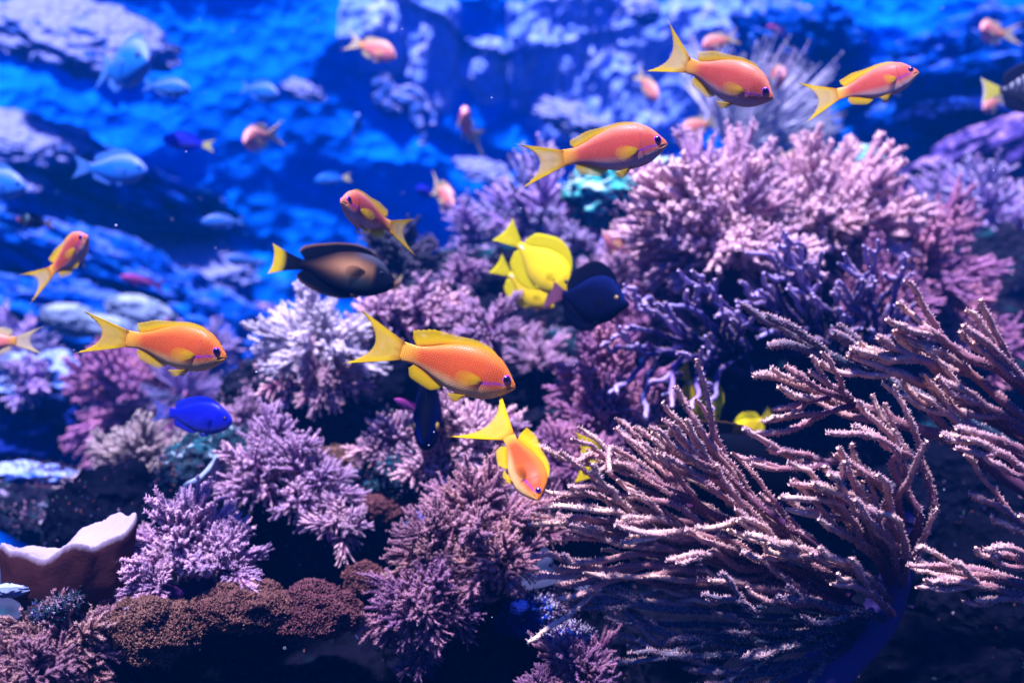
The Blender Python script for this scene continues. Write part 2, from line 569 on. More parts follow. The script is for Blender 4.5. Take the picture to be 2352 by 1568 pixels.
M_SHADE = rock_mat('reef_rock_painted_shade', (0.0012, 0.0016, 0.005), (0.004, 0.004, 0.010), (0.03, 0.025, 0.06), (0.003, 0.007, 0.014), 0.26, 0.40, 1.0, 15.0, 0.3)  # darker copy of the reef rock: bottom and gap shade put into its colour
_ico = {}
def ico(sub):
    if sub not in _ico:
        bm = bmesh.new()
        bmesh.ops.create_icosphere(bm, subdivisions=sub, radius=1.0)
        _ico[sub] = (np.array([v.co[:] for v in bm.verts]), np.array([[v.index for v in f.verts] for f in bm.faces]))
        bm.free()
    return _ico[sub]
ROCKS = []
def rock(x, y, Y, rx, ry, label, mat, ry_deep=1.0, seed=0, rough=0.35, sub=5, tilt=0, name='reef_rock', freq=1.6, group=None, cat='rock', pitch=0):
    v, f = ico(sub)
    n = v
    q = v * freq + seed * 3.7
    d = 1 + rough * (0.9 * fbm(q, 4) + 0.55 * (ridged(q * 1.9 + 3, 4) - 0.3)) + 0.06 * fbm(q * 7, 3)
    lump = np.floor((fbm(q * 0.9 + 7, 3) + 1) * 4) / 4 - 1
    d = d + rough * 0.35 * lump
    p = v * d[:, None]
    sx, sz = S(rx, Y), S(ry, Y)
    p = p * np.array([sx, 0.5 * (sx + sz) * ry_deep, sz])
    a = math.radians(tilt)
    p = np.stack([p[:, 0] * math.cos(a) + p[:, 2] * math.sin(a), p[:, 1], -p[:, 0] * math.sin(a) + p[:, 2] * math.cos(a)], 1)
    b = math.radians(pitch)
    p = np.stack([p[:, 0], p[:, 1] * math.cos(b) - p[:, 2] * math.sin(b), p[:, 1] * math.sin(b) + p[:, 2] * math.cos(b)], 1)
    mb = MB()
    mb.add(p, None, f)
    o = mb.build(name, mat)
    o.location = P(x, y, Y)
    ROCKS.append(o)
    return tag(o, label, cat, group)

G = 'boulders of the reef'
rock(1230, 1010, 1.86, 330, 240, 'big dark boulder in the middle of the reef behind the orange fish', M_ROCK, 0.9, 1, group=G)
rock(1180, 720, 1.98, 300, 150, 'dark boulder under the yellow tangs carrying pink corals', M_ROCK, 0.8, 2, group=G)
rock(1880, 900, 1.95, 420, 330, 'huge dark boulder behind the knobbly purple sea rod', M_ROCK, 0.8, 3, group=G)
rock(2210, 860, 2.05, 330, 330, 'tall dark boulder under the pink tree corals on the far right', M_ROCK, 0.7, 4, group=G)
rock(1760, 700, 2.05, 330, 160, 'dark boulder on which the big pink tree corals stand', M_ROCK, 0.7, 5, group=G)
rock(760, 1010, 1.58, 165, 95, 'flat dark overhanging rock left of the blue cleaner fish', M_ROCK, 0.8, 6, group=G, tilt=-12)
rock(610, 900, 1.62, 120, 75, 'dark rock below the white tufted coral', M_ROCK, 0.8, 7, group=G, tilt=-25)
rock(690, 1230, 1.36, 215, 150, 'rock coloured dark for the shade under the feathery pink corals', M_SHADE, 0.8, 8, group=G)
rock(490, 1090, 1.42, 130, 110, 'teal algae covered rock below the blue damselfish', M_TEAL, 0.8, 9, group=G, tilt=-20)
rock(880, 1120, 1.34, 120, 80, 'teal crusted rock between two pink corals in the centre', M_TEAL, 0.8, 10, group=G, tilt=-35)
rock(930, 1085, 1.30, 62, 62, 'small green knob of rock poking out in the centre', M_TEAL, 0.9, 11, group=G)
rock(1432, 440, 1.98, 128, 96, 'turquoise algae covered rock behind the pink tree corals', M_TURQ, 0.9, 12, group=G, tilt=-15, rough=0.45)
rock(1985, 395, 2.36, 75, 48, 'small pale cyan rock peeping over the pink tree corals', M_TURQ, 0.8, 13, group=G, tilt=25)
rock(560, 1590, 1.16, 420, 190, 'rock coloured shade-dark filling the bottom under the brown polyp mats', M_SHADE, 0.7, 14, group=G)
rock(1220, 1560, 1.16, 260, 180, 'rock coloured shade-dark at the bottom centre below the pink corals', M_SHADE, 0.7, 15, group=G)
rock(2090, 1640, 1.20, 420, 200, 'rock coloured shade-dark in the bottom right corner under the sea plume', M_SHADE, 0.6, 16, group=G)
rock(2330, 1380, 1.32, 190, 190, 'dark rock at the lower right edge beside the sea plume stalk', M_SHADE, 0.7, 17, group=G)
rock(130, 1560, 1.12, 230, 150, 'dark rock in the bottom left corner under pink coral', M_SHADE, 0.7, 18, group=G)
rock(60, 1120, 1.72, 165, 52, 'flat rock with a bright blue crust at the left edge', M_BLUE, 0.9, 19, group=G, tilt=4)
rock(120, 1190, 1.66, 190, 60, 'purple brown rock behind the leather coral', M_ROCK, 0.9, 20, group=G, tilt=20)
rock(100, 895, 2.25, 140, 80, 'blue and white crusted boulder at the left behind the pink sea fan', M_BLUE, 0.9, 21, group=G, tilt=10, rough=0.5)
rock(20, 1010, 2.3, 220, 90, 'deep blue shaded boulder low at the left edge', M_COBALT, 0.9, 22, group=G)
rock(325, 722, 2.75, 84, 40, 'smooth pale grey stone lying left of the dark surgeonfish', M_GREY, 0.9, 23, group=G, tilt=18, rough=0.12)
rock(165, 735, 2.8, 70, 38, 'smooth grey blue stone above the leftmost orange fish', M_GREY, 0.9, 24, group=G, tilt=12, rough=0.12)
rock(260, 760, 2.65, 75, 34, 'grey blue stone directly behind the tail of the left orange fish', M_GREY, 0.9, 25, group=G, tilt=16, rough=0.12)
rock(2260, 370, 3.0, 200, 78, 'purple crusted boulder at the upper right edge', M_PURP, 0.8, 26, group=G, tilt=-24, rough=0.4)
rock(2200, 275, 3.4, 130, 40, 'dark blue ledge of rock under the striped butterflyfish', M_COBALT, 0.9, 27, group=G)
rock(1220, 1420, 1.10, 75, 52, 'cobalt crusted lump of rock between pink coral and sea plume', M_COBALT, 0.9, 28, group=G)
rock(1310, 1480, 1.02, 52, 40, 'small bright blue lump of rock below the sea plume tips', M_COBALT, 0.9, 29, group=G)
rock(1195, 1395, 1.02, 24, 20, 'little round blue ball sponge in the dark bottom centre', M_COBALT, 0.9, 30, rough=0.08, name='ball_sponge', cat='sponge')
rock(1340, 1150, 1.5, 140, 110, 'dark rock behind the orange fish that swims downward', M_ROCK, 0.8, 31, group=G)
rock(1640, 1180, 1.55, 380, 170, 'dark rock behind the sea plume in the lower right', M_SHADE, 0.6, 32, group=G)
rock(430, 1400, 1.22, 190, 120, 'dark rock under the pale mauve tufts beside the brown mats', M_SHADE, 0.7, 33, group=G)
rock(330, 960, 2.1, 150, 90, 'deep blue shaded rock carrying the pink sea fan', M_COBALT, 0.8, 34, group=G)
rock(1120, 900, 1.72, 130, 90, 'dark rock behind the head of the main orange fish', M_SHADE, 0.8, 35, group=G)

rock(850, 890, 1.80, 160, 110, 'dark rock in the gap behind the tail of the main orange fish', M_SHADE, 0.8, 36, group=G)
rock(1700, 1500, 1.42, 430, 190, 'rock coloured dark for the shade behind the sea plume stalk', M_SHADE, 0.6, 37, group=G)
rock(2230, 1230, 1.60, 260, 210, 'dark rock seen between the branches of the two sea plumes', M_SHADE, 0.6, 38, group=G)
rock(1000, 1480, 1.30, 260, 150, 'rock coloured shade-dark in the gap right of the brown polyp mats', M_SHADE, 0.6, 39, group=G)
rock(300, 1230, 1.40, 170, 150, 'dark rock between the leather coral and the pale mauve tufts', M_SHADE, 0.7, 40, group=G)
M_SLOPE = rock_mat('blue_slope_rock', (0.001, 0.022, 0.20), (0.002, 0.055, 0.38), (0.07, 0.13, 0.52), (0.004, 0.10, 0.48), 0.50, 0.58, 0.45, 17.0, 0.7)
GS = 'dim blue boulders of the far left slope'
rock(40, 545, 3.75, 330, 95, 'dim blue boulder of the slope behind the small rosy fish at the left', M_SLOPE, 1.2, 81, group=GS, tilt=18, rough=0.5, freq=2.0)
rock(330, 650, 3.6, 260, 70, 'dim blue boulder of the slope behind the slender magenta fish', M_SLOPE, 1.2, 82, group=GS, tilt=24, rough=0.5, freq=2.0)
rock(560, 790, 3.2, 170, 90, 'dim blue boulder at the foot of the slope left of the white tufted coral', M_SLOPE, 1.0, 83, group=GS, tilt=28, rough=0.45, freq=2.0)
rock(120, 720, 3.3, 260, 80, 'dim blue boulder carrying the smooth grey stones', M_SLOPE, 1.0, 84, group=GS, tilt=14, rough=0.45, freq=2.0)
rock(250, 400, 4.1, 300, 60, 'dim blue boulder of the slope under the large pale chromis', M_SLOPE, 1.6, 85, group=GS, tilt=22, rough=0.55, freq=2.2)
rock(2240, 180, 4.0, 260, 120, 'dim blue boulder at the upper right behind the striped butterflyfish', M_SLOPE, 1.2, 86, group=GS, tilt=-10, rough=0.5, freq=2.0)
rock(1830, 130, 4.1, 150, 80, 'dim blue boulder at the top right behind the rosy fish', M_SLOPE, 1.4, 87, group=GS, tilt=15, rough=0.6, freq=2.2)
# ledges and growths of the far wall, pale and blurred in the photograph
GL = 'ledges on the far wall'
rock(190, 80, 3.68, 205, 50, 'long pale pinkish crusted ledge at the upper left', M_PALE, 1.5, 41, tilt=19, name='wall_ledge', group=GL, cat='ledge', rough=0.3, freq=2.2, pitch=32)
rock(70, 318, 3.58, 125, 28, 'pale crusted ledge running out of the left edge', M_PALE, 1.5, 42, tilt=16, name='wall_ledge', group=GL, cat='ledge', rough=0.4, freq=2.2, pitch=32)
rock(40, 408, 3.48, 62, 13, 'thin pale ledge at the left edge under the blue chromis', M_PALE, 1.5, 43, tilt=24, name='wall_ledge', group=GL, cat='ledge', rough=0.35, freq=2.2, pitch=32)
rock(45, 115, 3.48, 48, 9, 'thin pale streak of ledge close to the upper left corner', M_PALE, 1.5, 44, tilt=28, name='wall_ledge', group=GL, cat='ledge', rough=0.3, freq=2.2, pitch=32)
rock(415, 605, 3.88, 150, 20, 'narrow lavender ledge left of the dark surgeonfish', M_PALE, 1.5, 45, tilt=9, name='wall_ledge', group=GL, cat='ledge', rough=0.6, freq=2.2, pitch=32)
rock(520, 705, 3.88, 70, 13, 'short lavender ledge stepping down under the dark surgeonfish', M_PALE, 1.5, 46, tilt=36, name='wall_ledge', group=GL, cat='ledge', rough=0.5, freq=2.2, pitch=32)
rock(600, 730, 3.58, 48, 28, 'fuzzy lavender lump left of the white tufted coral', M_PURP, 2.2, 47, name='wall_ledge', group=GL, cat='ledge', rough=0.5, freq=2.2)
rock(1310, 275, 3.98, 80, 26, 'pale lavender ledge left of the upper orange fish', M_PALE, 1.5, 48, tilt=22, name='wall_ledge', group=GL, cat='ledge', rough=0.55, freq=2.2, pitch=32)
rock(700, 210, 4.08, 40, 14, 'small hooked pale ledge in the upper centre', M_PALE, 1.5, 49, tilt=20, name='wall_ledge', group=GL, cat='ledge', rough=0.7, freq=2.2, pitch=32)
rock(1480, 25, 4.38, 36, 28, 'white rounded lump near the top edge', M_PALE, 1.5, 50, name='wall_ledge', group=GL, cat='ledge', rough=0.3, freq=2.2, pitch=32)
rock(1110, 390, 3.68, 60, 13, 'thin pale ledge above the small pink fish in the centre', M_PALE, 1.5, 51, tilt=14, name='wall_ledge', group=GL, cat='ledge', rough=0.6, freq=2.2, pitch=32)
rock(2180, 215, 3.98, 62, 24, 'cyan shelf of rock left of the striped butterflyfish', M_TURQ, 2.2, 52, name='wall_ledge', group=GL, cat='ledge', rough=0.2, freq=2.2)
rock(1880, 45, 4.08, 62, 17, 'pale arched ledge at the upper right', M_PALE, 1.5, 53, tilt=12, name='wall_ledge', group=GL, cat='ledge', rough=0.7, freq=2.2, pitch=32)
# pale crust hanging like curtains from the water line in the middle
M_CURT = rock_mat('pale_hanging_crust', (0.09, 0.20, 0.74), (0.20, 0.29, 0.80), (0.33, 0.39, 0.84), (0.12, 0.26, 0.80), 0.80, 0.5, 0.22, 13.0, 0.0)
GC = 'pale crusts hanging on the far wall'
def curtain(x, y, rx, ry, lab, seed):
    Yc = 4.5
    c = P(x, y, Yc)
    wx, wz = S(rx, Yc) * 1.6, S(ry, Yc) * 1.55
    n, m = 46, 60
    U, V = np.meshgrid(np.linspace(-1, 1, n), np.linspace(-1, 1, m), indexing='ij')
    X, Z = c[0] + U * wx, c[2] + V * wz
    w = back_wall((X + 5.2) / 10.4, (Z + 1.7) / 4.1)[..., 1]
    q = np.stack([X * 7, Z * 2.2, np.full_like(X, seed * 2.3)], -1)
    mask = 1 - np.sqrt(U ** 2 + V ** 2) ** 1.6
    h = 0.03 + 0.10 * mask + 0.085 * fbm(q, 4) + 0.05 * (ridged(q * 1.6 + 3, 3) - 0.4)
    h = np.where((np.abs(U) > 0.99) | (np.abs(V) > 0.99), -0.06, h)
    h = np.clip(h, -0.06, 0.16)
    v = np.stack([X, w - h, Z], -1).reshape(-1, 3) - c
    i, j = np.meshgrid(np.arange(n - 1), np.arange(m - 1), indexing='ij')
    f4 = np.stack([i * m + j, (i + 1) * m + j, (i + 1) * m + j + 1, i * m + j + 1], -1).reshape(-1, 4)
    mb = MB()
    mb.add(v, f4)
    o = mb.build('hanging_crust', M_CURT)
    o.location = c
    tag(o, lab, 'crust', GC)
for i, (x, y, rx, ry, lab) in enumerate([
        (900, 40, 80, 75, 'pale lavender crust hanging at the top left of centre'),
        (990, 95, 42, 95, 'tall lavender crust hanging beside the small pink fish'),
        (1110, 135, 40, 50, 'small lavender streaks hanging right of the open gap'),
        (1250, 100, 55, 80, 'lavender crust just right of the open blue gap'),
        (1345, 110, 85, 125, 'broad pale crust hanging at the top centre'),
        (1440, 165, 65, 100, 'long pale crust trailing down above the orange fish'),
        (1570, 60, 110, 80, 'wide lavender crust behind the tail of the upper right fish'),
        (1690, 60, 85, 90, 'lavender crust above the fish pair at the upper right'),
        (1570, 200, 60, 75, 'faint lavender crust under the upper right fish')]):
    curtain(x, y, rx, ry, lab, 60 + i)
# pale branching thing in the upper centre
gx = empty('pale_branching_coral', P(905, 250, 3.6), 'pale branching coral hanging on the far wall in the upper centre', 'coral')
for pts, r0, r1 in (([(870, 180), (900, 225), (945, 240), (960, 285), (975, 330)], 26, 9), ([(900, 215), (955, 215), (985, 250), (995, 290)], 15, 8), ([(865, 205), (885, 250), (925, 255)], 24, 14)):
    mb = MB()
    pp = spline([P(a, b, 3.6) for a, b in pts], 20)
    pp = pp + 0.012 * np.stack([fbm(pp * 20, 2), fbm(pp * 20 + 9, 2), fbm(pp * 20 + 4, 2)], 1)
    rr = np.linspace(S(r0, 3.6), S(r1, 3.6), 20) * (1 + 0.4 * fbm(pp * 14 + 2, 3))
    tube(mb, pp - P(905, 250, 3.6), rr, 10)
    mb.build('branch', M_PALE, gx)

# ================================================================== corals
def finger(mb, p0, d, ln, r, bend, npol, plen, prad, t0, up, seg=5, sides=6):
    d = unit(d)
    s = np.linspace(0, 1, seg)
    path = p0 + d * (s[:, None] * ln) + bend * (s[:, None] ** 2) * ln
    rad = r * np.array([0.85, 1.0, 1.0, 0.9, 0.55])[:seg] if seg == 5 else r * (1 - 0.45 * s)
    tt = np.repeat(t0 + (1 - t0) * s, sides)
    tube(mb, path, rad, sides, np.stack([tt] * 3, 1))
    if npol:
        u = rng.uniform(0.12, 1.03, npol)
        tg = unit(np.gradient(path, axis=0))
        k = np.clip((u * (seg - 1)).astype(int), 0, seg - 2)
        w = (u * (seg - 1) - k)[:, None]
        c = path[k] * (1 - w) + path[k + 1] * w
        t = tg[k]
        rv = rng.normal(size=(npol, 3))
        nr = unit(rv - (rv * t).sum(1, keepdims=True) * t)
        pos = c + nr * (r * 0.6)
        tipward = 0.35 + 0.9 * np.clip(u - 0.55, 0, 1)[:, None]
        nn = unit(nr + t * tipward + rng.normal(size=(npol, 3)) * 0.2)
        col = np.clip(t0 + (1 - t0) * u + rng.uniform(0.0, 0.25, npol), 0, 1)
        spikes(mb, pos, nn, plen * rng.uniform(0.6, 1.25, npol), prad, np.stack([col] * 3, 1))

STYLE = {
    # K fingers, finger radius, finger length, polyps, polyp length, polyp radius, tilt range, stem radius
    'tree':    dict(K=36, r=0.0225, ln=(0.14, 0.34), npol=58, pl=0.030, pr=0.0085, tilt=(12, 72), stem=0.05, seg=5, drop=-0.05),
    'feather': dict(K=26, r=0.0150, ln=(0.20, 0.46), npol=90, pl=0.042, pr=0.0070, tilt=(8, 75), stem=0.036, seg=5, drop=0.07),
    'stub':    dict(K=11, r=0.040, ln=(0.22, 0.46), npol=90, pl=0.034, pr=0.012, tilt=(22, 75), stem=0.065, seg=5, drop=0.08),
    'tuft':    dict(K=34, r=0.0160, ln=(0.18, 0.36), npol=70, pl=0.040, pr=0.0085, tilt=(8, 58), stem=0.035, seg=5, drop=0.0),
    'plume':   dict(K=26, r=0.011, ln=(0.35, 0.7), npol=50, pl=0.018, pr=0.006, tilt=(6, 30), stem=0.03, seg=5, drop=-0.12),
    'loose':   dict(K=15, r=0.024, ln=(0.22, 0.52), npol=50, pl=0.028, pr=0.011, tilt=(12, 62), stem=0.045, seg=5, drop=0.08),
}
_lobes = {}
def lobe_meshes(style, mat, count=7):
    key = (style, mat.name)
    if key in _lobes:
        return _lobes[key]
    s = STYLE[style]
    out = []
    for k in range(count):
        mb = MB()
        bend = rng.normal(size=3) * 0.08
        n = 9
        u = np.linspace(0, 1, n)
        stem = np.stack([bend[0] * u ** 2, bend[1] * u ** 2, 0.68 * u], 1)
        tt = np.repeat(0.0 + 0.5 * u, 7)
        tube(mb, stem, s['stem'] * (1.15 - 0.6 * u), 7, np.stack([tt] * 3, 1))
        for i in range(s['K']):
            h = 0.22 + 0.78 * ((i + 0.5) / s['K']) ** 0.8
            c = np.array([bend[0] * h * h, bend[1] * h * h, 0.68 * h])
            az = i * 2.39996 + rng.uniform(-0.4, 0.4)
            ti = math.radians(s['tilt'][1] + (s['tilt'][0] - s['tilt'][1]) * h ** 1.3 + rng.uniform(-12, 12))
            d = np.array([math.cos(az) * math.sin(ti), math.sin(az) * math.sin(ti), math.cos(ti)])
            ln = rng.uniform(*s['ln']) * (1.05 - 0.25 * abs(h - 0.6))
            finger(mb, c, d, ln, s['r'] * rng.uniform(0.8, 1.15), np.array([rng.normal() * 0.12, rng.normal() * 0.12, 0.25 - s['drop'] * 4]) * 0.6,
                   s['npol'], s['pl'], s['pr'], 0.35, None, s['seg'])
        out.append(mb.mesh('polyp_branch', mat))
    _lobes[key] = out
    return out
def rot_to(d, roll):
    q = Vector(d).to_track_quat('Z', 'Y')
    return (q.to_matrix().to_4x4() @ Matrix.Rotation(roll, 4, 'Z'))
def bush(x, y, Y, R, label, style, mat, axis=(0, -0.35, 1), n=26, spread=95, stalk_mat=None, group='soft corals on the reef', name='soft_coral', stretch=1.0, cat='coral'):
    ax = unit(axis)
    r = S(R, Y)
    base = P(x, y, Y) - ax * r * 0.42
    root = empty(name, base, label, cat, group)
    ls = lobe_meshes(style, mat)
    n = int(n * 1.1)
    a1 = unit(np.cross(ax, [0.3, 0.9, 0.2]))
    a2 = np.cross(ax, a1)
    for i in range(n):
        c = 1 - (i + 0.5) / n * (1 - math.cos(math.radians(spread)))
        th = math.acos(max(-1, min(1, c)))
        ph = i * 2.39996 + rng.uniform(-0.25, 0.25)
        d = ax * math.cos(th) + (a1 * math.cos(ph) + a2 * math.sin(ph)) * math.sin(th)
        d = unit(d + rng.normal(size=3) * 0.22)
        o = bpy.data.objects.new('branch', ls[int(rng.integers(len(ls)))])
        COL.objects.link(o)
        o.parent = root
        k = r * 1.30 * rng.choice([0.55, 0.8, 0.95, 1.0, 1.1, 1.25]) * rng.uniform(0.9, 1.1) * (1 + (stretch - 1) * max(0.0, float(d @ ax)))
        o.matrix_local = Matrix.Translation(Vector(ax * r * rng.uniform(-0.05, 0.12))) @ rot_to(d, rng.uniform(0, 6.28)) @ Matrix.Scale(k, 4)
        o['kind'] = 'stuff'
    mb = MB()
    u = np.linspace(0, 1, 9)
    path = ax[None, :] * (u[:, None] * 0.95 - 0.85) * r
    path = path + np.array([0.0, 0, 0]) + 0.06 * r * np.stack([np.sin(u * 4 + i), np.cos(u * 3), 0 * u], 1)
    tt = np.repeat(np.linspace(0, 0.2, 9), 14)
    tube(mb, path, r * (0.36 - 0.14 * u), 14, np.stack([tt] * 3, 1))
    mb.build('stalk', mat, root)
    return root

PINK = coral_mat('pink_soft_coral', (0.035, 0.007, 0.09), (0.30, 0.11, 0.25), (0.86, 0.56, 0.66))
ROSE = coral_mat('rose_soft_coral', (0.03, 0.006, 0.08), (0.22, 0.06, 0.20), (0.58, 0.27, 0.42))
WHITE = coral_mat('white_lavender_coral', (0.14, 0.11, 0.26), (0.54, 0.45, 0.62), (0.84, 0.75, 0.86))
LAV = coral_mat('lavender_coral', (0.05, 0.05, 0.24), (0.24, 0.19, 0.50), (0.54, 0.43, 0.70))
LAVP = coral_mat('pale_plume_coral', (0.24, 0.26, 0.50), (0.52, 0.52, 0.74), (0.74, 0.72, 0.86))
MAUVE = coral_mat('mauve_coral', (0.03, 0.008, 0.09), (0.24, 0.09, 0.26), (0.66, 0.42, 0.60))
TAN = coral_mat('tan_pink_coral', (0.03, 0.01, 0.045), (0.26, 0.09, 0.15), (0.60, 0.32, 0.35))
CREAM = coral_mat('cream_pink_coral', (0.10, 0.06, 0.08), (0.30, 0.19, 0.20), (0.60, 0.46, 0.46))
FAN = coral_mat('magenta_fan_coral', (0.12, 0.03, 0.20), (0.38, 0.13, 0.36), (0.60, 0.26, 0.46))
ROSE_SHADE = coral_mat('rose_coral_painted_shade', (0.02, 0.005, 0.05), (0.13, 0.04, 0.12), (0.40, 0.20, 0.30))  # darker rose copy: shade of the low reef painted into its colour
TAN_SHADE = coral_mat('tan_coral_painted_shade', (0.02, 0.006, 0.025), (0.16, 0.06, 0.09), (0.42, 0.22, 0.25))  # darker tan copy with the low reef's shade painted in
DARKB = coral_mat('dark_blue_coral', (0.004, 0.006, 0.03), (0.01, 0.012, 0.06), (0.14, 0.13, 0.20), translucent=0.0)

bush(735, 765, 1.50, 112, 'white lavender tufted soft coral behind the tail of the main orange fish', 'tuft', WHITE, (-0.1, -0.3, 1), 34, 105)
bush(655, 860, 1.50, 62, 'small pink coral hanging left below the white tufted coral', 'stub', PINK, (-0.5, -0.5, 0.5), 16, 100)
bush(745, 865, 1.46, 72, 'pink coral directly below the white tufted coral', 'feather', PINK, (0.1, -0.8, 0.3), 20, 100)
bush(880, 715, 1.56, 80, 'stubby pink branching coral right of the white tufted coral', 'stub', PINK, (-0.2, -0.3, 1), 18, 90)
bush(985, 705, 1.56, 82, 'stubby pink branching coral under the dark bush', 'stub', PINK, (0.2, -0.3, 1), 18, 90)
bush(1125, 735, 1.50, 76, 'fluffy pink coral left of the navy tang', 'tuft', MAUVE, (0, -0.3, 1), 26, 100)
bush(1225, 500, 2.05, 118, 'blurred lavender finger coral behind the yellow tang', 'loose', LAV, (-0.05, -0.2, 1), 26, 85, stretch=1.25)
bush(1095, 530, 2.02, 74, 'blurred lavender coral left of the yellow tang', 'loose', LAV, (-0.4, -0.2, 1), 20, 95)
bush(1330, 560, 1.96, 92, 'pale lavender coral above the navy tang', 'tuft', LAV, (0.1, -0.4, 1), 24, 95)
bush(1410, 640, 1.84, 86, 'pinkish coral right of the navy tang', 'tuft', MAUVE, (0.1, -0.5, 1), 24, 95)
bush(1060, 620, 1.75, 60, 'small mauve coral between the dark bush and yellow tangs', 'stub', MAUVE, (0, -0.4, 1), 14, 95)
bush(1640, 500, 1.58, 178, 'largest pink tree coral standing on the reef top', 'tree', PINK, (-0.1, -0.30, 1), 52, 95)
bush(1885, 480, 1.72, 172, 'pink tree coral second from the left on the reef top', 'tree', PINK, (0.1, -0.25, 1), 48, 95)
bush(2120, 590, 1.76, 150, 'pink tree coral at the right end of the reef top', 'tree', ROSE, (0.35, -0.35, 1), 42, 100)
bush(2040, 690, 1.62, 105, 'rosy tree coral hanging below the right end of the reef top', 'tree', ROSE, (0.2, -0.8, 0.5), 32, 100)
bush(1540, 640, 1.62, 108, 'pink coral low on the left flank of the largest tree coral', 'tree', ROSE, (-0.5, -0.5, 0.5), 30, 100)
bush(1700, 330, 2.45, 108, 'pale waving plume coral behind the reef top', 'plume', LAVP, (0.55, -0.1, 1), 20, 46, stretch=1.35)
bush(2290, 500, 2.3, 132, 'blurred lavender coral at the right edge', 'loose', LAV, (0.1, -0.2, 1), 28, 95)
bush(2330, 660, 2.15, 100, 'blurred lavender blue coral lower at the right edge', 'loose', LAV, (0.1, -0.5, 0.8), 24, 100)
bush(2190, 450, 2.45, 85, 'faint lavender coral above the right tree coral', 'loose', LAV, (-0.2, -0.2, 1), 20, 90)
bush(2270, 790, 1.75, 95, 'dim rosy coral at the right edge above the sea plume', 'loose', ROSE, (0.1, -0.6, 0.8), 22, 100)
bush(1395, 850, 1.46, 110, 'rosy coral left of the knobbly purple sea rod', 'tree', ROSE, (-0.3, -0.4, 0.9), 32, 100)
bush(1370, 960, 1.40, 105, 'rosy coral low beside the dark tang in the shade', 'tree', ROSE, (-0.3, -0.6, 0.7), 30, 100)
bush(1310, 1035, 1.34, 82, 'rosy coral behind the fins of the downward swimming orange fish', 'feather', ROSE, (-0.3, -0.6, 0.8), 24, 100)
bush(1480, 960, 1.38, 70, 'dim rosy coral under the knobbly purple sea rod', 'feather', ROSE, (0.2, -0.6, 0.7), 20, 100)
bush(895, 1005, 1.32, 74, 'curly pink coral left of the blue cleaner fish', 'feather', PINK, (-0.2, -0.3, 1), 22, 95)
bush(1065, 985, 1.30, 100, 'curly pink coral right of the blue cleaner fish', 'feather', PINK, (0.1, -0.3, 1), 28, 95)
bush(1000, 1050, 1.28, 82, 'pink coral below the blue cleaner fish', 'feather', PINK, (0, -0.7, 0.7), 24, 100)
bush(620, 1055, 1.25, 104, 'feathery mauve coral with spread arms left of centre', 'feather', MAUVE, (-0.2, -0.35, 1), 26, 100)
bush(715, 1105, 1.22, 92, 'feathery mauve coral right next to the green crusted rock', 'feather', MAUVE, (0.1, -0.5, 0.9), 26, 105)
bush(795, 1195, 1.18, 60, 'small drooping pink coral over the shade-dark rock', 'feather', PINK, (0.4, -0.6, 0.6), 18, 100)
bush(1085, 1165, 1.10, 112, 'large dusty pink coral under the downward swimming orange fish', 'feather', TAN, (-0.2, -0.35, 1), 32, 100)
bush(985, 1250, 1.07, 92, 'dusty pink coral with fingers reaching left in the lower centre', 'feather', TAN_SHADE, (-0.6, -0.5, 0.7), 26, 100)
bush(1150, 1270, 1.06, 88, 'dusty pink coral behind the left tips of the sea plume', 'feather', TAN, (0.2, -0.5, 0.8), 24, 100)
bush(955, 1365, 1.04, 100, 'dim pink coral in the lower centre above shade-dark rock', 'feather', ROSE_SHADE, (-0.5, -0.5, 0.7), 28, 100)
bush(1030, 1400, 1.04, 66, 'shade-dark rosy coral at the foot of the lower centre clump', 'feather', ROSE_SHADE, (0.2, -0.8, 0.4), 18, 100)
bush(425, 1235, 1.06, 108, 'pale mauve tufted coral right of the leather coral', 'tuft', MAUVE, (-0.1, -0.35, 1), 32, 100)
bush(530, 1285, 1.04, 74, 'pale mauve tuft right above the brown polyp mats', 'tuft', MAUVE, (0.3, -0.4, 0.9), 22, 100)
bush(345, 1330, 1.02, 66, 'mauve tuft right below the end of the leather coral rim', 'tuft', MAUVE, (-0.6, -0.5, 0.6), 20, 100)
bush(325, 1040, 1.55, 96, 'cream pink soft coral below the blue damselfish', 'feather', CREAM, (-0.2, -0.3, 1), 26, 95)
bush(385, 1110, 1.50, 66, 'yellowish cream coral left of the slanting rock edge', 'feather', CREAM, (0.1, -0.4, 1), 20, 95)
bush(215, 1135, 1.50, 70, 'dusty pink coral directly behind the leather coral', 'feather', CREAM, (-0.1, -0.3, 1), 20, 95)
bush(150, 1460, 0.98, 104, 'dusty pink coral beside the leftmost brown polyp mound', 'feather', TAN_SHADE, (0.2, -0.4, 1), 30, 100)
bush(70, 1540, 0.95, 104, 'dusty pink coral filling the bottom left corner', 'feather', TAN_SHADE, (-0.1, -0.5, 0.9), 28, 100)
bush(255, 1400, 1.02, 55, 'small tan coral between leather coral and brown polyp mats', 'feather', TAN, (0.4, -0.3, 1), 16, 95)
bush(1330, 1530, 0.95, 82, 'shade-dark rosy feather coral at the bottom edge', 'feather', ROSE_SHADE, (0.1, -0.3, 1), 22, 70)
bush(1245, 1575, 0.93, 55, 'small shade-dark rosy coral cut by the bottom edge', 'feather', ROSE_SHADE, (-0.2, -0.3, 1), 14, 80)
bush(965, 1500, 1.05, 48, 'tiny dim coral low in the shade at the bottom', 'feather', ROSE_SHADE, (-0.4, -0.4, 1), 12, 90)
bush(325, 905, 2.05, 138, 'blurred magenta sea fan left of the blue damselfish', 'tree', FAN, (0.0, -0.5, 1), 46, 110, name='sea_fan')
bush(440, 890, 1.98, 80, 'blurred lavender end of the magenta sea fan', 'plume', LAV, (0.5, -0.3, 0.8), 24, 100)
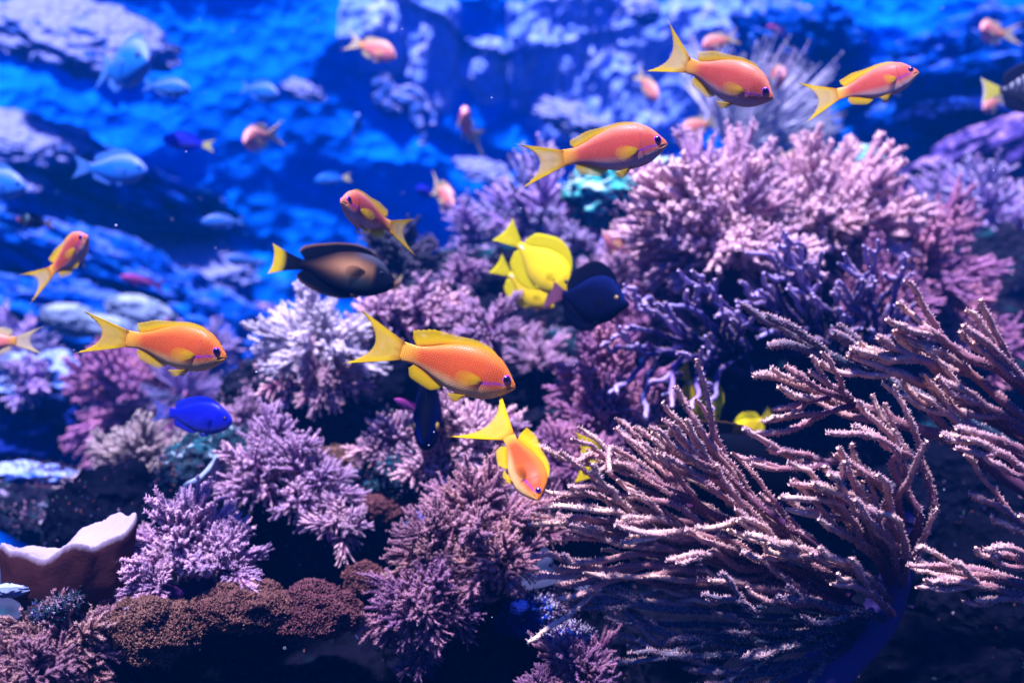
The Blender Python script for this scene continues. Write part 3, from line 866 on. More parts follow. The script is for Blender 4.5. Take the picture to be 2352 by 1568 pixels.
bush(45, 790, 2.3, 72, 'blurred lavender coral behind the leftmost fish tail', 'loose', LAV, (0.2, -0.2, 1), 20, 100)
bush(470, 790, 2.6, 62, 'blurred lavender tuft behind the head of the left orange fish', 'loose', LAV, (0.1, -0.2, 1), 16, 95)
bush(915, 585, 1.78, 92, 'dark blue bush with pale knobbly tips beside the surgeonfish', 'tree', DARKB, (0.1, -0.3, 1), 34, 110)
bush(60, 860, 2.1, 60, 'blurred pale blue coral clump at the left', 'stub', LAV, (0.1, -0.4, 1), 14, 100)

bush(560, 965, 1.52, 52, 'small mauve coral on the rock below the white tufted coral at its left', 'feather', MAUVE, (-0.3, -0.5, 0.8), 16, 100)
bush(850, 1065, 1.40, 48, 'small pink coral above the brown slope left of the green knob', 'feather', PINK, (-0.2, -0.5, 0.8), 14, 100)
bush(1185, 1075, 1.30, 72, 'pink coral between the two middle orange fish', 'feather', PINK, (0.1, -0.5, 0.9), 20, 100)
bush(1240, 1190, 1.14, 66, 'dusty coral just left of the sea plume tips', 'feather', TAN, (0.2, -0.5, 0.9), 18, 100)
bush(1040, 830, 1.62, 62, 'rosy coral above the back of the main orange fish', 'stub', ROSE, (-0.1, -0.7, 0.7), 14, 100)
bush(1230, 815, 1.66, 72, 'mauve coral below the tail of the navy tang', 'tuft', MAUVE, (0, -0.6, 0.8), 18, 100)
bush(1440, 765, 1.60, 74, 'rosy coral below the navy tang', 'tree', ROSE, (-0.1, -0.6, 0.8), 20, 100)
bush(1770, 615, 1.78, 96, 'rosy coral in the gap between the two biggest tree corals', 'tree', ROSE, (0, -0.6, 0.8), 24, 100)
bush(2195, 720, 1.74, 86, 'rosy coral below the right end of the reef top near the edge', 'tree', ROSE, (0.2, -0.6, 0.8), 22, 100)
bush(300, 1245, 1.22, 52, 'small mauve coral peeping out behind the leather coral rim', 'feather', MAUVE, (0.1, -0.4, 1), 14, 95)

# ------------------------------------------------------------------ brown polyp mats
MAT = coral_mat('brown_polyp_mat', (0.012, 0.004, 0.008), (0.085, 0.032, 0.034), (0.26, 0.115, 0.10), 0.3)
def polyp_mat(x, y, Y, rx, ry, label, seed, n=4200):
    root = empty('polyp_mat', P(x, y, Y), label, 'coral', 'brown polyp mats')
    v, f = ico(4)
    q = v * 1.8 + seed
    p = v * (1 + 0.50 * fbm(q * 1.4, 4) + 0.12 * ridged(q * 3, 3))[:, None] * np.array([S(rx, Y), S((rx + ry) * 0.4, Y), S(ry, Y)])
    mb = MB()
    mb.add(p, None, f, np.array([0.12, 0.12, 0.12]))
    mb.build('mound', MAT, root)
    tri = p[f]
    ar = np.linalg.norm(np.cross(tri[:, 1] - tri[:, 0], tri[:, 2] - tri[:, 0]), axis=1)
    nn = unit(np.cross(tri[:, 1] - tri[:, 0], tri[:, 2] - tri[:, 0]))
    ok = (nn[:, 2] > -0.5) & (nn[:, 1] < 0.5)
    pr = ar * ok
    k = rng.choice(len(f), n, p=pr / pr.sum())
    w = rng.dirichlet((1, 1, 1), n)
    pos = (tri[k] * w[:, :, None]).sum(1)
    d = unit(nn[k] + np.array([0, -0.2, 0.3]) + rng.normal(size=(n, 3)) * 0.35)
    ln = S(12, Y) * rng.uniform(0.4, 1.2, n) * (1 + 0.9 * np.clip(fbm(pos * 30, 3) * 2, -0.6, 1))
    mb = MB()
    spikes(mb, pos, d, ln, S(2.6, Y), np.stack([rng.uniform(0.25, 0.6, n)] * 3, 1))
    tips = pos + d * ln[:, None] * 0.75
    for a in range(4):
        spikes(mb, tips, unit(d * 0.5 + rng.normal(size=(n, 3))), S(5.5, Y) * rng.uniform(0.5, 1.4, n), S(1.4, Y), np.stack([rng.uniform(0.6, 1, n)] * 3, 1))
    tag(mb.build('polyps', MAT, root, shade=False), kind='stuff')
polyp_mat(345, 1445, 1.0, 96, 66, 'leftmost brown mound of tiny polyps in the lower left', 1)
polyp_mat(555, 1400, 1.02, 100, 52, 'brown carpet of tiny polyps in the middle of the lower left', 2)
polyp_mat(715, 1405, 1.03, 96, 58, 'brown carpet of tiny polyps ending at the black gap', 3)
polyp_mat(760, 1060, 1.42, 60, 26, 'thin reddish brown polyp fringe on the flat dark rock', 4, 2200)
polyp_mat(870, 1170, 1.30, 70, 30, 'brown polyp cover on the slope below the green knob', 5, 2200)
polyp_mat(835, 1330, 1.12, 38, 34, 'small dark red polyp cushion behind the brown carpet', 6, 1500)

# ------------------------------------------------------------------ leather coral
LEATHER = coral_mat('leather_coral', (0.038, 0.012, 0.012), (0.055, 0.018, 0.018), (0.36, 0.30, 0.40), 0.12, 0.0, 0.75, 260)  # brown side, pale polyp top; side also darkened to paint in its shade
def leather():
    c0 = P(150, 1270, 1.02)
    root = empty('leather_coral', c0, 'leather coral with a white wavy rim and brown underside at the left', 'coral')
    nu, nv = 160, 40
    th = np.linspace(0, 2 * math.pi, nu, endpoint=False)
    s = np.linspace(0, 1, nv)
    T, Sg = np.meshgrid(th, s, indexing='ij')
    px = S(1.0, 1.02)
    rim = 150 * (1 + 0.06 * np.sin(3 * T + 0.6) + 0.03 * np.sin(5 * T + 2) + 0.015 * np.sin(11 * T))
    # profile: stalk foot -> underside -> rim -> top dish
    rk = hermite([(0, 0.60), (0.15, 0.66), (0.36, 0.90), (0.55, 0.98), (0.62, 1.0), (0.70, 0.965), (0.82, 0.72), (1.0, 0.02)])
    zk = hermite([(0, -150), (0.15, -112), (0.36, -78), (0.55, -16), (0.62, 12), (0.70, 30), (0.82, 16), (1.0, 4)])
    r = rim * rk(Sg)
    w = rk(Sg) ** 2 * smooth(0.1, 0.6, Sg)
    z = zk(Sg) + w * (16 * np.sin(2 * T + 0.5) + 10 * np.sin(5 * T + 1.0) + 30 * np.cos(T) + 26 * np.exp(-((np.mod(T - 0.85 + math.pi, 2 * math.pi) - math.pi) / 0.55) ** 2) + 6 * np.sin(9 * T))
    X = r * np.cos(T)
    Yd = r * np.sin(T) * 0.62
    v = np.stack([X, Yd, z], -1)
    v = v + 3.0 * np.stack([fbm(v * 0.03, 3), fbm(v * 0.03 + 7, 3), fbm(v * 0.03 + 3, 3)], -1)
    v = v + np.stack([0 * X, 0 * X, 2.6 * vnoise(v * 0.28) * smooth(0.55, 0.66, Sg)], -1)
    i, j = np.meshgrid(np.arange(nu), np.arange(nv - 1), indexing='ij')
    i2 = (i + 1) % nu
    f4 = np.stack([i * nv + j, i2 * nv + j, i2 * nv + j + 1, i * nv + j + 1], -1).reshape(-1, 4)
    t = smooth(0.50, 0.72, Sg)
    t = t.reshape(-1)
    mb = MB()
    mb.add(v.reshape(-1, 3) * px, f4, None, np.stack([t] * 3, 1))
    mb.build('cap', LEATHER, root)
    mb = MB()
    pp = spline(np.array([(0, 0, -210), (-10, 0, -150), (0, 0, -90)]) * px, 10)
    tube(mb, pp, px * np.linspace(92, 80, 10), 24, np.zeros((240, 3)) + 0.1)
    mb.build('stalk', LEATHER, root)
leather()
rock(60, 1345, 1.0, 70, 22, 'pale flat stone under the leather coral at the left edge', M_GREY, 0.9, 71, group=G, tilt=-8, rough=0.2)
rock(120, 1400, 0.98, 62, 17, 'small teal and white shell of rock in the lower left', M_TEAL, 0.9, 72, group=G, tilt=-18, rough=0.4)
# slanting slab edge
def slab():
    a, b, c = P(500, 1035, 1.22), P(375, 1180, 1.16), P(540, 1190, 1.30)
    n = 26
    v = []
    for t in np.linspace(0, 1, n):
        e = a * (1 - t) + b * t
        e = e + np.array([0.004 * math.sin(9 * t), 0.003 * math.cos(7 * t), 0.003 * math.sin(13 * t)])
        for s in np.linspace(0, 1, 12):
            q = e * (1 - s) + (c + (a - c) * 0.75 * (1 - t)) * s
            v.append(q + np.array([0, 0.004 * math.sin(14 * s + 5 * t) - 0.014 * math.sin(math.pi * s), 0]))
    v = np.array(v)
    o = v.mean(0)
    k = len(v)
    i, j = np.meshgrid(np.arange(n - 1), np.arange(11), indexing='ij')
    f = np.stack([i * 12 + j, (i + 1) * 12 + j, (i + 1) * 12 + j + 1, i * 12 + j + 1], -1).reshape(-1, 4)
    w = v + np.array([0.004, 0.018, -0.004])
    loop = [q * 12 for q in range(n)] + [(n - 1) * 12 + q for q in range(1, 12)] + [q * 12 + 11 for q in range(n - 2, -1, -1)] + [q for q in range(10, 0, -1)]
    side = [(loop[q], loop[(q + 1) % len(loop)], loop[(q + 1) % len(loop)] + k, loop[q] + k) for q in range(len(loop))]
    mb = MB()
    mb.add(np.vstack([v, w]) - o, np.vstack([f[:, ::-1], f + k, np.array(side)]))
    ob = mb.build('rock_slab', M_GREY)
    ob.location = o
    tag(ob, 'slanting thin slab with a pale sharp edge below the blue damselfish', 'rock')
slab()

# ------------------------------------------------------------------ sea plumes and sea rods
GORG = coral_mat('tan_sea_plume', (0.06, 0.018, 0.06), (0.40, 0.18, 0.18), (0.86, 0.54, 0.40), 0.22, 0.10, 0.75, 900)
GTEAL_SHADE = coral_mat('teal_shade_sea_plume', (0.01, 0.025, 0.05), (0.04, 0.07, 0.11), (0.20, 0.16, 0.20), 0.22, 0.10, 0.75, 900)  # own dark teal, and painted shade where the large plume hangs low
GDARK = coral_mat('purple_sea_rod', (0.010, 0.010, 0.08), (0.08, 0.055, 0.24), (0.46, 0.36, 0.66), 0.2, 0.05, 0.75, 700)
POLYP = coral_mat('pale_polyps', (0.38, 0.21, 0.22), (0.52, 0.32, 0.32), (0.72, 0.52, 0.52), 0.2, 0.35)
def polyps_on(mb, path, rad, Y, n_per=1.0, size=6.5, tfrom=0.05, lift=0.5):
    L = np.linalg.norm(np.diff(path, axis=0), axis=1).sum()
    n = int(L / S(2.3, Y) * n_per * 2.0)
    if n < 4:
        return
    u = tfrom + (1 - tfrom) * rng.uniform(0, 1, n) ** 0.9
    m = len(path)
    k = np.clip((u * (m - 1)).astype(int), 0, m - 2)
    w = (u * (m - 1) - k)[:, None]
    c = path[k] * (1 - w) + path[k + 1] * w
    keep = fbm(c * 70, 2) + rng.uniform(-0.35, 0.6, n) > -0.05
    u, k, w, c = u[keep], k[keep], w[keep], c[keep]
    n = len(u)
    t = unit(np.gradient(path, axis=0))[k]
    r = (rad[k] * (1 - w[:, 0]) + rad[k + 1] * w[:, 0])[:, None]
    rv = rng.normal(size=(n, 3)) + np.array([0, -0.25, 0.35])
    nr = unit(rv - (rv * t).sum(1, keepdims=True) * t)
    d = unit(nr + t * rng.uniform(-0.1, lift, (n, 1)) + rng.normal(size=(n, 3)) * 0.15)
    spikes(mb, c + nr * r * 0.8, d, S(size, Y) * rng.uniform(0.5, 1.2, n), S(size * 0.28, Y), np.stack([rng.uniform(0.2, 1.0, n)] * 3, 1))
def gbranch(root, org, pts, Y0, Y1, r0, r1, mat, offs=3, knob=False, seed=0, psize=7.5, n_per=1.25, oname='branch'):
    """pts run from the tip to the foot in view units; Y0 at the tip, Y1 at the foot"""
    r = np.random.default_rng(seed)
    pts = pts[::-1]
    ys = np.linspace(Y1, Y0, len(pts))
    ys = ys + r.normal(size=len(ys)) * 0.008
    ctl = np.array([P(a, b, y) for (a, b), y in zip(pts, ys)])
    L = np.linalg.norm(np.diff(ctl, axis=0), axis=1).sum()
    n = max(10, int(L / 0.008))
    path = spline(ctl, n)
    wob = 0.0060 if not knob else 0.0130
    wf = 24 if not knob else 26
    path = path + wob * np.stack([fbm(path * wf + seed, 2), fbm(path * wf + 5 + seed, 2), fbm(path * wf + 11 + seed, 2)], 1) * np.linspace(0, 1, n)[:, None] ** 0.5
    Ym = 0.5 * (Y0 + Y1)
    rk_, rt_ = (0.62, 0.58) if knob else (0.76, 0.98)
    u = np.linspace(0, 1, n)
    rad = S(1, Ym) * (r0 * rk_ + (r1 * rt_ - r0 * rk_) * u ** 0.7) * (1 + 0.12 * fbm(path * 160, 2))
    rad[-2:] *= np.array([0.9, 0.6])
    mb = MB()
    tube(mb, path - org, rad, 8)
    b = mb.build(oname, mat, root)
    pb = MB()
    polyps_on(pb, path - org, rad, Ym, n_per, psize, 0.12)
    for k in range(int(offs * 1.1 + 0.5)):
        a = r.uniform(0.15, 0.86)
        i0 = int(a * (n - 1))
        rem = (1 - a) * L
        ln = min(rem * r.uniform(0.55, 1.05), 0.085) + 0.012
        t = unit(path[min(i0 + 2, n - 1)] - path[max(i0 - 2, 0)])
        side = unit(np.cross(t, [0, 1, 0])) * r.choice([-1, 1]) + np.array([0, r.normal() * 0.5, 0])
        if knob:
            ln *= 0.7
        d1 = unit(t + side * r.uniform(0.25, 0.5))
        d2 = unit(t + side * 0.05 + np.array([0, 0, 0.12]))
        m = max(7, int(ln / 0.008))
        s = np.linspace(0, 1, m)[:, None]
        sub = path[i0] + (d1 * s * (1 - 0.5 * s) + d2 * s * s * 0.6) * ln
        sub = sub + wob * np.stack([fbm(sub * 60 + k, 2), fbm(sub * 60 + 5, 2), fbm(sub * 60 + 11, 2)], 1) * s
        sr = np.linspace(rad[i0] * 0.8, S(r1, Ym) * rt_ * 0.95, m)
        sr[-1] *= 0.6
        mb = MB()
        cc = np.repeat(np.linspace(u[i0], 1, m), 7)
        tube(mb, sub - org, sr, 7, np.stack([cc] * 3, 1))
        mb.build('side_branch', mat, b)
        polyps_on(pb, sub - org, sr, Ym, n_per, psize, 0.1)
    if pb.n:
        tag(pb.build('polyps', POLYP, b, shade=False), kind='stuff')
    return b

O1 = P(2020, 1400, 1.08)
g1 = empty('sea_plume', O1, 'large tan and pink sea plume sweeping left across the lower right', 'coral', 'sea plumes')
mb = MB()
tp = spline([P(x, y, Y) for x, y, Y in ((1840, 1600, 1.06), (1930, 1510, 1.07), (2010, 1430, 1.08), (2050, 1350, 1.08), (2070, 1270, 1.07), (2085, 1190, 1.06))], 30)
tube(mb, tp - O1, S(1, 1.07) * np.linspace(62, 22, 30) * (1 + 0.10 * fbm(tp * 20, 3)), 18, np.zeros((30 * 18, 3)) + 0.05)
mb.build('stalk', coral_mat('sea_plume_stalk', (0.03, 0.025, 0.12), (0.12, 0.08, 0.2), (0.2, 0.1, 0.2), 0.15, 0.0, 0.8, 200), g1)
G1 = [
    ([(1555, 893), (1614, 986), (1663, 1076), (1740, 1150), (1860, 1240), (1980, 1330)], 0.90, 1.05, 15, 5.5, 3),
    ([(1504, 994), (1600, 1060), (1680, 1110), (1790, 1190), (1900, 1280), (2000, 1350)], 0.89, 1.05, 14, 5.5, 4),
    ([(1543, 972), (1575, 1021), (1640, 1070), (1720, 1140), (1800, 1200)], 0.90, 0.96, 11, 5.0, 1),
    ([(1522, 1047), (1575, 1082), (1650, 1135), (1760, 1215), (1900, 1300), (2000, 1360)], 0.88, 1.05, 14, 5.0, 3),
    ([(1310, 1073), (1367, 1046), (1440, 1075), (1545, 1136), (1640, 1190), (1780, 1250), (1950, 1340)], 0.90, 1.04, 17, 6.0, 4),
    ([(1354, 1082), (1425, 1068), (1500, 1112), (1590, 1165)], 0.91, 0.95, 9, 5.0, 1),
    ([(1290, 1140), (1370, 1140), (1480, 1180), (1600, 1230), (1750, 1290), (1950, 1370)], 0.92, 1.05, 16, 5.5, 5),
    ([(1280, 1190), (1350, 1190), (1460, 1215), (1600, 1260), (1760, 1310), (1950, 1385)], 0.93, 1.05, 16, 5.5, 5),
    ([(1300, 1235), (1400, 1235), (1500, 1255), (1640, 1290), (1800, 1330), (1960, 1390)], 0.94, 1.05, 16, 5.5, 5),
    ([(1265, 1300), (1340, 1305), (1450, 1300), (1560, 1310), (1700, 1330), (1850, 1360), (1980, 1400)], 0.92, 1.05, 18, 6.0, 5),
    ([(1278, 1368), (1350, 1360), (1430, 1330), (1540, 1330), (1700, 1355), (1880, 1390)], 0.93, 1.04, 16, 6.0, 4),
    ([(1340, 1372), (1430, 1378), (1550, 1400), (1700, 1410), (1880, 1420), (1990, 1420)], 0.95, 1.05, 16, 5.5, 4),
    ([(1385, 1420), (1500, 1450), (1650, 1460), (1800, 1460), (1950, 1430)], 0.97, 1.05, 16, 5.5, 4),
    ([(1440, 1480), (1560, 1500), (1720, 1500), (1880, 1480), (1980, 1440)], 0.99, 1.05, 16, 5.5, 4),
    ([(1560, 1540), (1700, 1548), (1850, 1530), (1950, 1480)], 1.0, 1.06, 15, 5.5, 3),
    ([(1950, 979), (2010, 1005), (2051, 1033), (2106, 1060), (2130, 1110), (2140, 1180), (2085, 1260)], 0.92, 1.05, 16, 5.5, 3),
    ([(1917, 1041), (1955, 1066), (2010, 1096), (2046, 1130), (2070, 1190), (2065, 1280)], 0.90, 1.05, 14, 5.5, 2),
    ([(1870, 1103), (1928, 1128), (1983, 1161), (2037, 1204), (2060, 1250), (2060, 1330)], 0.88, 1.05, 20, 7.5, 3),
    ([(1810, 1109), (1873, 1145), (1941, 1180), (2010, 1240), (2045, 1310)], 0.89, 1.05, 16, 6.0, 3),
    ([(1810, 1161), (1873, 1191), (1942, 1224), (2010, 1275), (2045, 1340)], 0.88, 1.05, 16, 6.0, 3),
    ([(1709, 993), (1763, 1018), (1826, 1059), (1862, 1070), (1928, 1064), (2010, 1095), (2070, 1180)], 0.90, 1.06, 15, 6.0, 1),
    ([(1728, 1073), (1777, 1081), (1846, 1075), (1900, 1068)], 0.91, 0.95, 10, 6.0, 1),
    ([(1717, 1232), (1790, 1246), (1845, 1259), (1914, 1280), (1982, 1313), (2040, 1370)], 0.88, 1.05, 18, 6.5, 3),
    ([(1690, 1180), (1760, 1225), (1850, 1290), (1960, 1360)], 0.92, 1.04, 13, 5.5, 3),
    ([(1450, 1230), (1560, 1220), (1660, 1245), (1790, 1290), (1930, 1370)], 0.90, 1.04, 14, 6.0, 3),
    ([(1620, 1330), (1720, 1345), (1820, 1370), (1960, 1410)], 0.93, 1.05, 14, 5.5, 3),
    ([(1640, 1400), (1740, 1440), (1850, 1450), (1960, 1430)], 0.95, 1.05, 14, 5.5, 3),
    ([(1420, 1200), (1520, 1195), (1600, 1215), (1700, 1260), (1840, 1330)], 0.93, 1.03, 13, 5.5, 3),
]
_gr = np.random.default_rng(31)
def between(A, B, t, jit):
    a = spline(np.array(A, float), 7)
    b = spline(np.array(B, float), 7)
    m = a * (1 - t) + b * t
    m[:5] += _gr.normal(size=(5, 2)) * np.array([jit * 1.6, jit])
    return [tuple(q) for q in m]
for i0 in list(range(0, 14)) + [15, 16, 17, 18, 19, 22, 23, 24, 25]:
    a_, b_ = G1[i0], G1[i0 + 1]
    if abs(a_[0][0][1] - b_[0][0][1]) > 150 or abs(a_[0][0][0] - b_[0][0][0]) > 260:
        continue
    G1.append((between(a_[0], b_[0], _gr.uniform(0.35, 0.65), 13), (a_[1] + b_[1]) / 2 + _gr.uniform(-0.03, 0.04), (a_[2] + b_[2]) / 2, (a_[3] + b_[3]) / 2 * 0.9, (a_[4] + b_[4]) / 2, 2))
G1 += [([(1880, 1255), (1940, 1290), (2000, 1330), (2045, 1380)], 0.88, 1.03, 14, 6, 2), ([(1900, 1330), (1960, 1345), (2010, 1370), (2050, 1410)], 0.90, 1.03, 14, 6, 2),
       ([(1960, 1150), (2010, 1190), (2045, 1250), (2060, 1330)], 0.90, 1.03, 14, 6, 2), ([(2010, 1170), (2060, 1210), (2085, 1270), (2070, 1340)], 0.92, 1.04, 14, 6, 2),
       ([(1780, 1360), (1870, 1385), (1960, 1400), (2030, 1420)], 0.92, 1.03, 14, 6, 2)]
for i, (pts, y0, y1, r0, r1, of) in enumerate(G1):
    gbranch(g1, O1, pts, y0, y1, r0, r1, GTEAL_SHADE if np.mean([q[1] for q in pts]) > 1385 else GORG, of, seed=100 + i)  # low branches take the dark copy: bottom shade put into their colour
O2 = P(2430, 1120, 1.12)
g2 = empty('sea_plume', O2, 'tan sea plume reaching in from the right edge below the pink tree corals', 'coral', 'sea plumes')
G2 = [
    ([(1735, 865), (1777, 871), (1846, 885), (1900, 909), (1955, 926), (2023, 950), (2119, 986), (2201, 1022), (2300, 1090), (2430, 1180)], 0.94, 1.10, 26, 6.5, 3),
    ([(1798, 841), (1846, 863), (1900, 898), (1960, 925)], 0.95, 0.98, 11, 6.0, 1),
    ([(1858, 849), (1914, 885), (1965, 922)], 0.95, 0.98, 10, 5.5, 2),
    ([(1774, 938), (1818, 934), (1859, 923), (1905, 912)], 0.95, 0.98, 9, 6.0, 1),
    ([(1736, 1002), (1790, 994), (1845, 972), (1900, 946), (1960, 930)], 0.96, 0.99, 10, 6.0, 1),
    ([(1947, 816), (2010, 835), (2064, 859), (2119, 881), (2174, 901), (2228, 931), (2283, 965), (2430, 1060)], 0.94, 1.10, 20, 7.0, 3),
    ([(2010, 777), (2064, 805), (2133, 832), (2174, 857), (2228, 906), (2330, 980), (2430, 1040)], 0.95, 1.10, 20, 7.5, 3),
    ([(2083, 785), (2130, 803), (2174, 821), (2228, 860), (2330, 940), (2430, 1020)], 0.97, 1.10, 18, 7.0, 4),
    ([(2056, 753), (2120, 758), (2187, 799), (2256, 835), (2310, 862), (2430, 960)], 0.96, 1.10, 20, 7.0, 4),
    ([(2215, 753), (2270, 794), (2325, 848), (2420, 940)], 0.96, 1.08, 17, 7.5, 3),
    ([(1763, 794), (1818, 797), (1900, 816), (1955, 841), (2037, 871), (2150, 930), (2300, 1010), (2430, 1090)], 1.02, 1.14, 20, 9.0, 2),
    ([(2198, 986), (2256, 1000), (2310, 1016), (2430, 1080)], 0.93, 1.06, 17, 7.0, 2),
    ([(2228, 1008), (2297, 1041), (2352, 1085), (2430, 1140)], 0.93, 1.06, 16, 6.5, 2),
    ([(2228, 1133), (2283, 1158), (2352, 1200), (2430, 1250)], 0.98, 1.08, 13, 6.0, 2),
    ([(2110, 905), (2170, 945), (2240, 985), (2330, 1040), (2430, 1110)], 0.99, 1.10, 15, 6.0, 3),
    ([(2150, 870), (2220, 900), (2290, 945), (2430, 1030)], 0.98, 1.10, 15, 6.0, 3),
    ([(1905, 765), (1960, 800), (2030, 860), (2120, 930), (2240, 1010), (2430, 1130)], 1.03, 1.14, 24, 9.0, 1),
]
for i, (pts, y0, y1, r0, r1, of) in enumerate(G2):
    gbranch(g2, O2, pts, y0, y1, r0, r1, GTEAL_SHADE if i in (10, 16) else GORG, of, seed=200 + i)
mb = MB()
tp = spline([P(x, y, Y) for x, y, Y in ((2430, 1420, 1.16), (2450, 1300, 1.15), (2440, 1180, 1.13), (2430, 1040, 1.12), (2430, 940, 1.12))], 24)
tube(mb, tp - O2, S(1, 1.1) * np.linspace(60, 26, 24), 16, np.zeros((24 * 16, 3)) + 0.05)
mb.build('stalk', GORG, g2)
O3 = P(2430, 1370, 1.0)
g3 = empty('sea_plume', O3, 'short pink sea plume poking in at the lower right edge', 'coral', 'sea plumes')
for i, (pts, y0, y1, r0, r1, of) in enumerate([
        ([(2089, 1296), (2174, 1304), (2256, 1312), (2324, 1331), (2430, 1370)], 0.92, 1.0, 17, 5.5, 3),
        ([(2158, 1329), (2229, 1340), (2290, 1352), (2430, 1385)], 0.93, 1.0, 14, 6.0, 3),
        ([(2278, 1258), (2330, 1262), (2380, 1285), (2430, 1330)], 0.92, 1.0, 13, 6.5, 2),
        ([(2280, 1275), (2335, 1282), (2430, 1345)], 0.92, 1.0, 12, 6.5, 1),
        ([(2240, 1378), (2310, 1372), (2430, 1390)], 0.94, 1.0, 11, 5.5, 1)]):
    gbranch(g3, O3, pts, y0, y1, r0, r1, GORG, of, seed=300 + i)

O4 = P(1720, 860, 1.45)
g4 = empty('sea_rod', O4, 'knobbly dark purple sea rod left of centre in front of the reef top', 'coral', 'sea rods')
g4['label'] = 'knobbly dark purple sea rod with pale tips above the shaded dark tang'
GA = [
    ([(1522, 701), (1563, 706), (1604, 720), (1631, 750), (1659, 772), (1700, 790), (1720, 850)], 16, 9, 2),
    ([(1566, 671), (1590, 703), (1620, 735)], 12, 9, 0),
    ([(1631, 649), (1637, 687), (1655, 720), (1690, 790)], 12, 9, 1),
    ([(1478, 695), (1514, 728), (1560, 760), (1640, 800), (1720, 850)], 14, 8, 2),
    ([(1401, 769), (1440, 783), (1481, 796), (1560, 810), (1650, 830), (1720, 860)], 14, 8.5, 2),
    ([(1391, 794), (1430, 803), (1480, 800)], 11, 8, 1),
    ([(1423, 899), (1450, 870), (1496, 813), (1560, 800)], 12, 9, 1),
    ([(1488, 962), (1490, 900), (1500, 840), (1540, 805)], 12, 10, 1),
    ([(1540, 930), (1545, 870), (1570, 820), (1620, 805)], 11, 9, 1),
    ([(1590, 950), (1596, 890), (1610, 840), (1650, 815)], 11, 9, 1),
    ([(1640, 935), (1650, 880), (1670, 840), (1700, 825)], 11, 9, 1),
    ([(1530, 745), (1570, 770), (1640, 800)], 11, 8, 1),
    ([(1590, 620), (1620, 660), (1680, 720), (1720, 800)], 12, 9, 2),
    ([(1440, 740), (1490, 760), (1560, 785), (1640, 815)], 12, 8.5, 2),
]
for q in range(12):
    x0, y0 = _gr.uniform(1430, 1700), _gr.uniform(660, 900)
    dx, dy = (1690 - x0) * 0.5, (830 - y0) * 0.5
    GA.append(([(x0, y0), (x0 + dx * 0.4 + _gr.normal() * 14, y0 + dy * 0.3 + _gr.normal() * 14), (x0 + dx * 0.8, y0 + dy * 0.9), (x0 + dx * 1.6, y0 + dy * 1.7)], 11, 8.5, 1))
for i, (pts, r0, r1, of) in enumerate(GA):
    gbranch(g4, O4, pts, 1.26, 1.42, r0, r1, GDARK, of, True, 400 + i, 4.5, 0.9)
O5 = P(1930, 830, 1.5)
g5 = empty('sea_rod', O5, 'knobbly dark purple sea rod with pale tips in front of the right tree corals', 'coral', 'sea rods')
GB = [
    ([(1780, 564), (1818, 588), (1837, 618), (1842, 680), (1870, 760), (1930, 840)], 15, 10, 2),
    ([(1802, 550), (1840, 564), (1850, 610)], 11, 9, 0),
    ([(1944, 594), (1972, 632), (1991, 673), (2010, 733), (2000, 800), (1940, 850)], 15, 10, 1),
    ([(2026, 627), (2046, 654), (2048, 714), (2030, 780), (1960, 850)], 14, 9, 1),
    ([(1884, 577), (1878, 630), (1872, 690), (1890, 760)], 12, 8, 2),
    ([(1758, 627), (1818, 654), (1850, 710), (1900, 790)], 13, 8.5, 2),
    ([(1914, 659), (1955, 687), (1996, 739), (1990, 800)], 13, 9, 2),
    ([(1859, 687), (1887, 714), (1955, 749), (1980, 800)], 13, 8.5, 2),
    ([(1700, 690), (1740, 700), (1800, 740), (1880, 800)], 13, 8.5, 2),
    ([(1660, 720), (1720, 750), (1800, 790), (1890, 830)], 13, 8.5, 2),
    ([(1745, 770), (1790, 775), (1850, 800), (1920, 840)], 12, 8.5, 2),
    ([(2075, 690), (2065, 740), (2030, 800), (1960, 850)], 12, 8.5, 2),
    ([(1930, 700), (1940, 750), (1950, 810)], 12, 8.5, 2),
    ([(1700, 650), (1735, 670), (1790, 720), (1860, 780)], 12, 8.5, 2),
]
for q in range(20):
    x0, y0 = _gr.uniform(1680, 2120), _gr.uniform(570, 800)
    dx, dy = (1920 - x0) * 0.5, (830 - y0) * 0.5
    GB.append(([(x0, y0), (x0 + dx * 0.3 + _gr.normal() * 14, y0 + dy * 0.4 + _gr.normal() * 10), (x0 + dx * 0.8, y0 + dy * 0.9), (x0 + dx * 1.5, y0 + dy * 1.7)], 11, 8.5, 1))
for i, (pts, r0, r1, of) in enumerate(GB):
    gbranch(g5, O5, pts, 1.30, 1.46, r0, r1, GDARK, of, True, 500 + i, 4.5, 0.9)

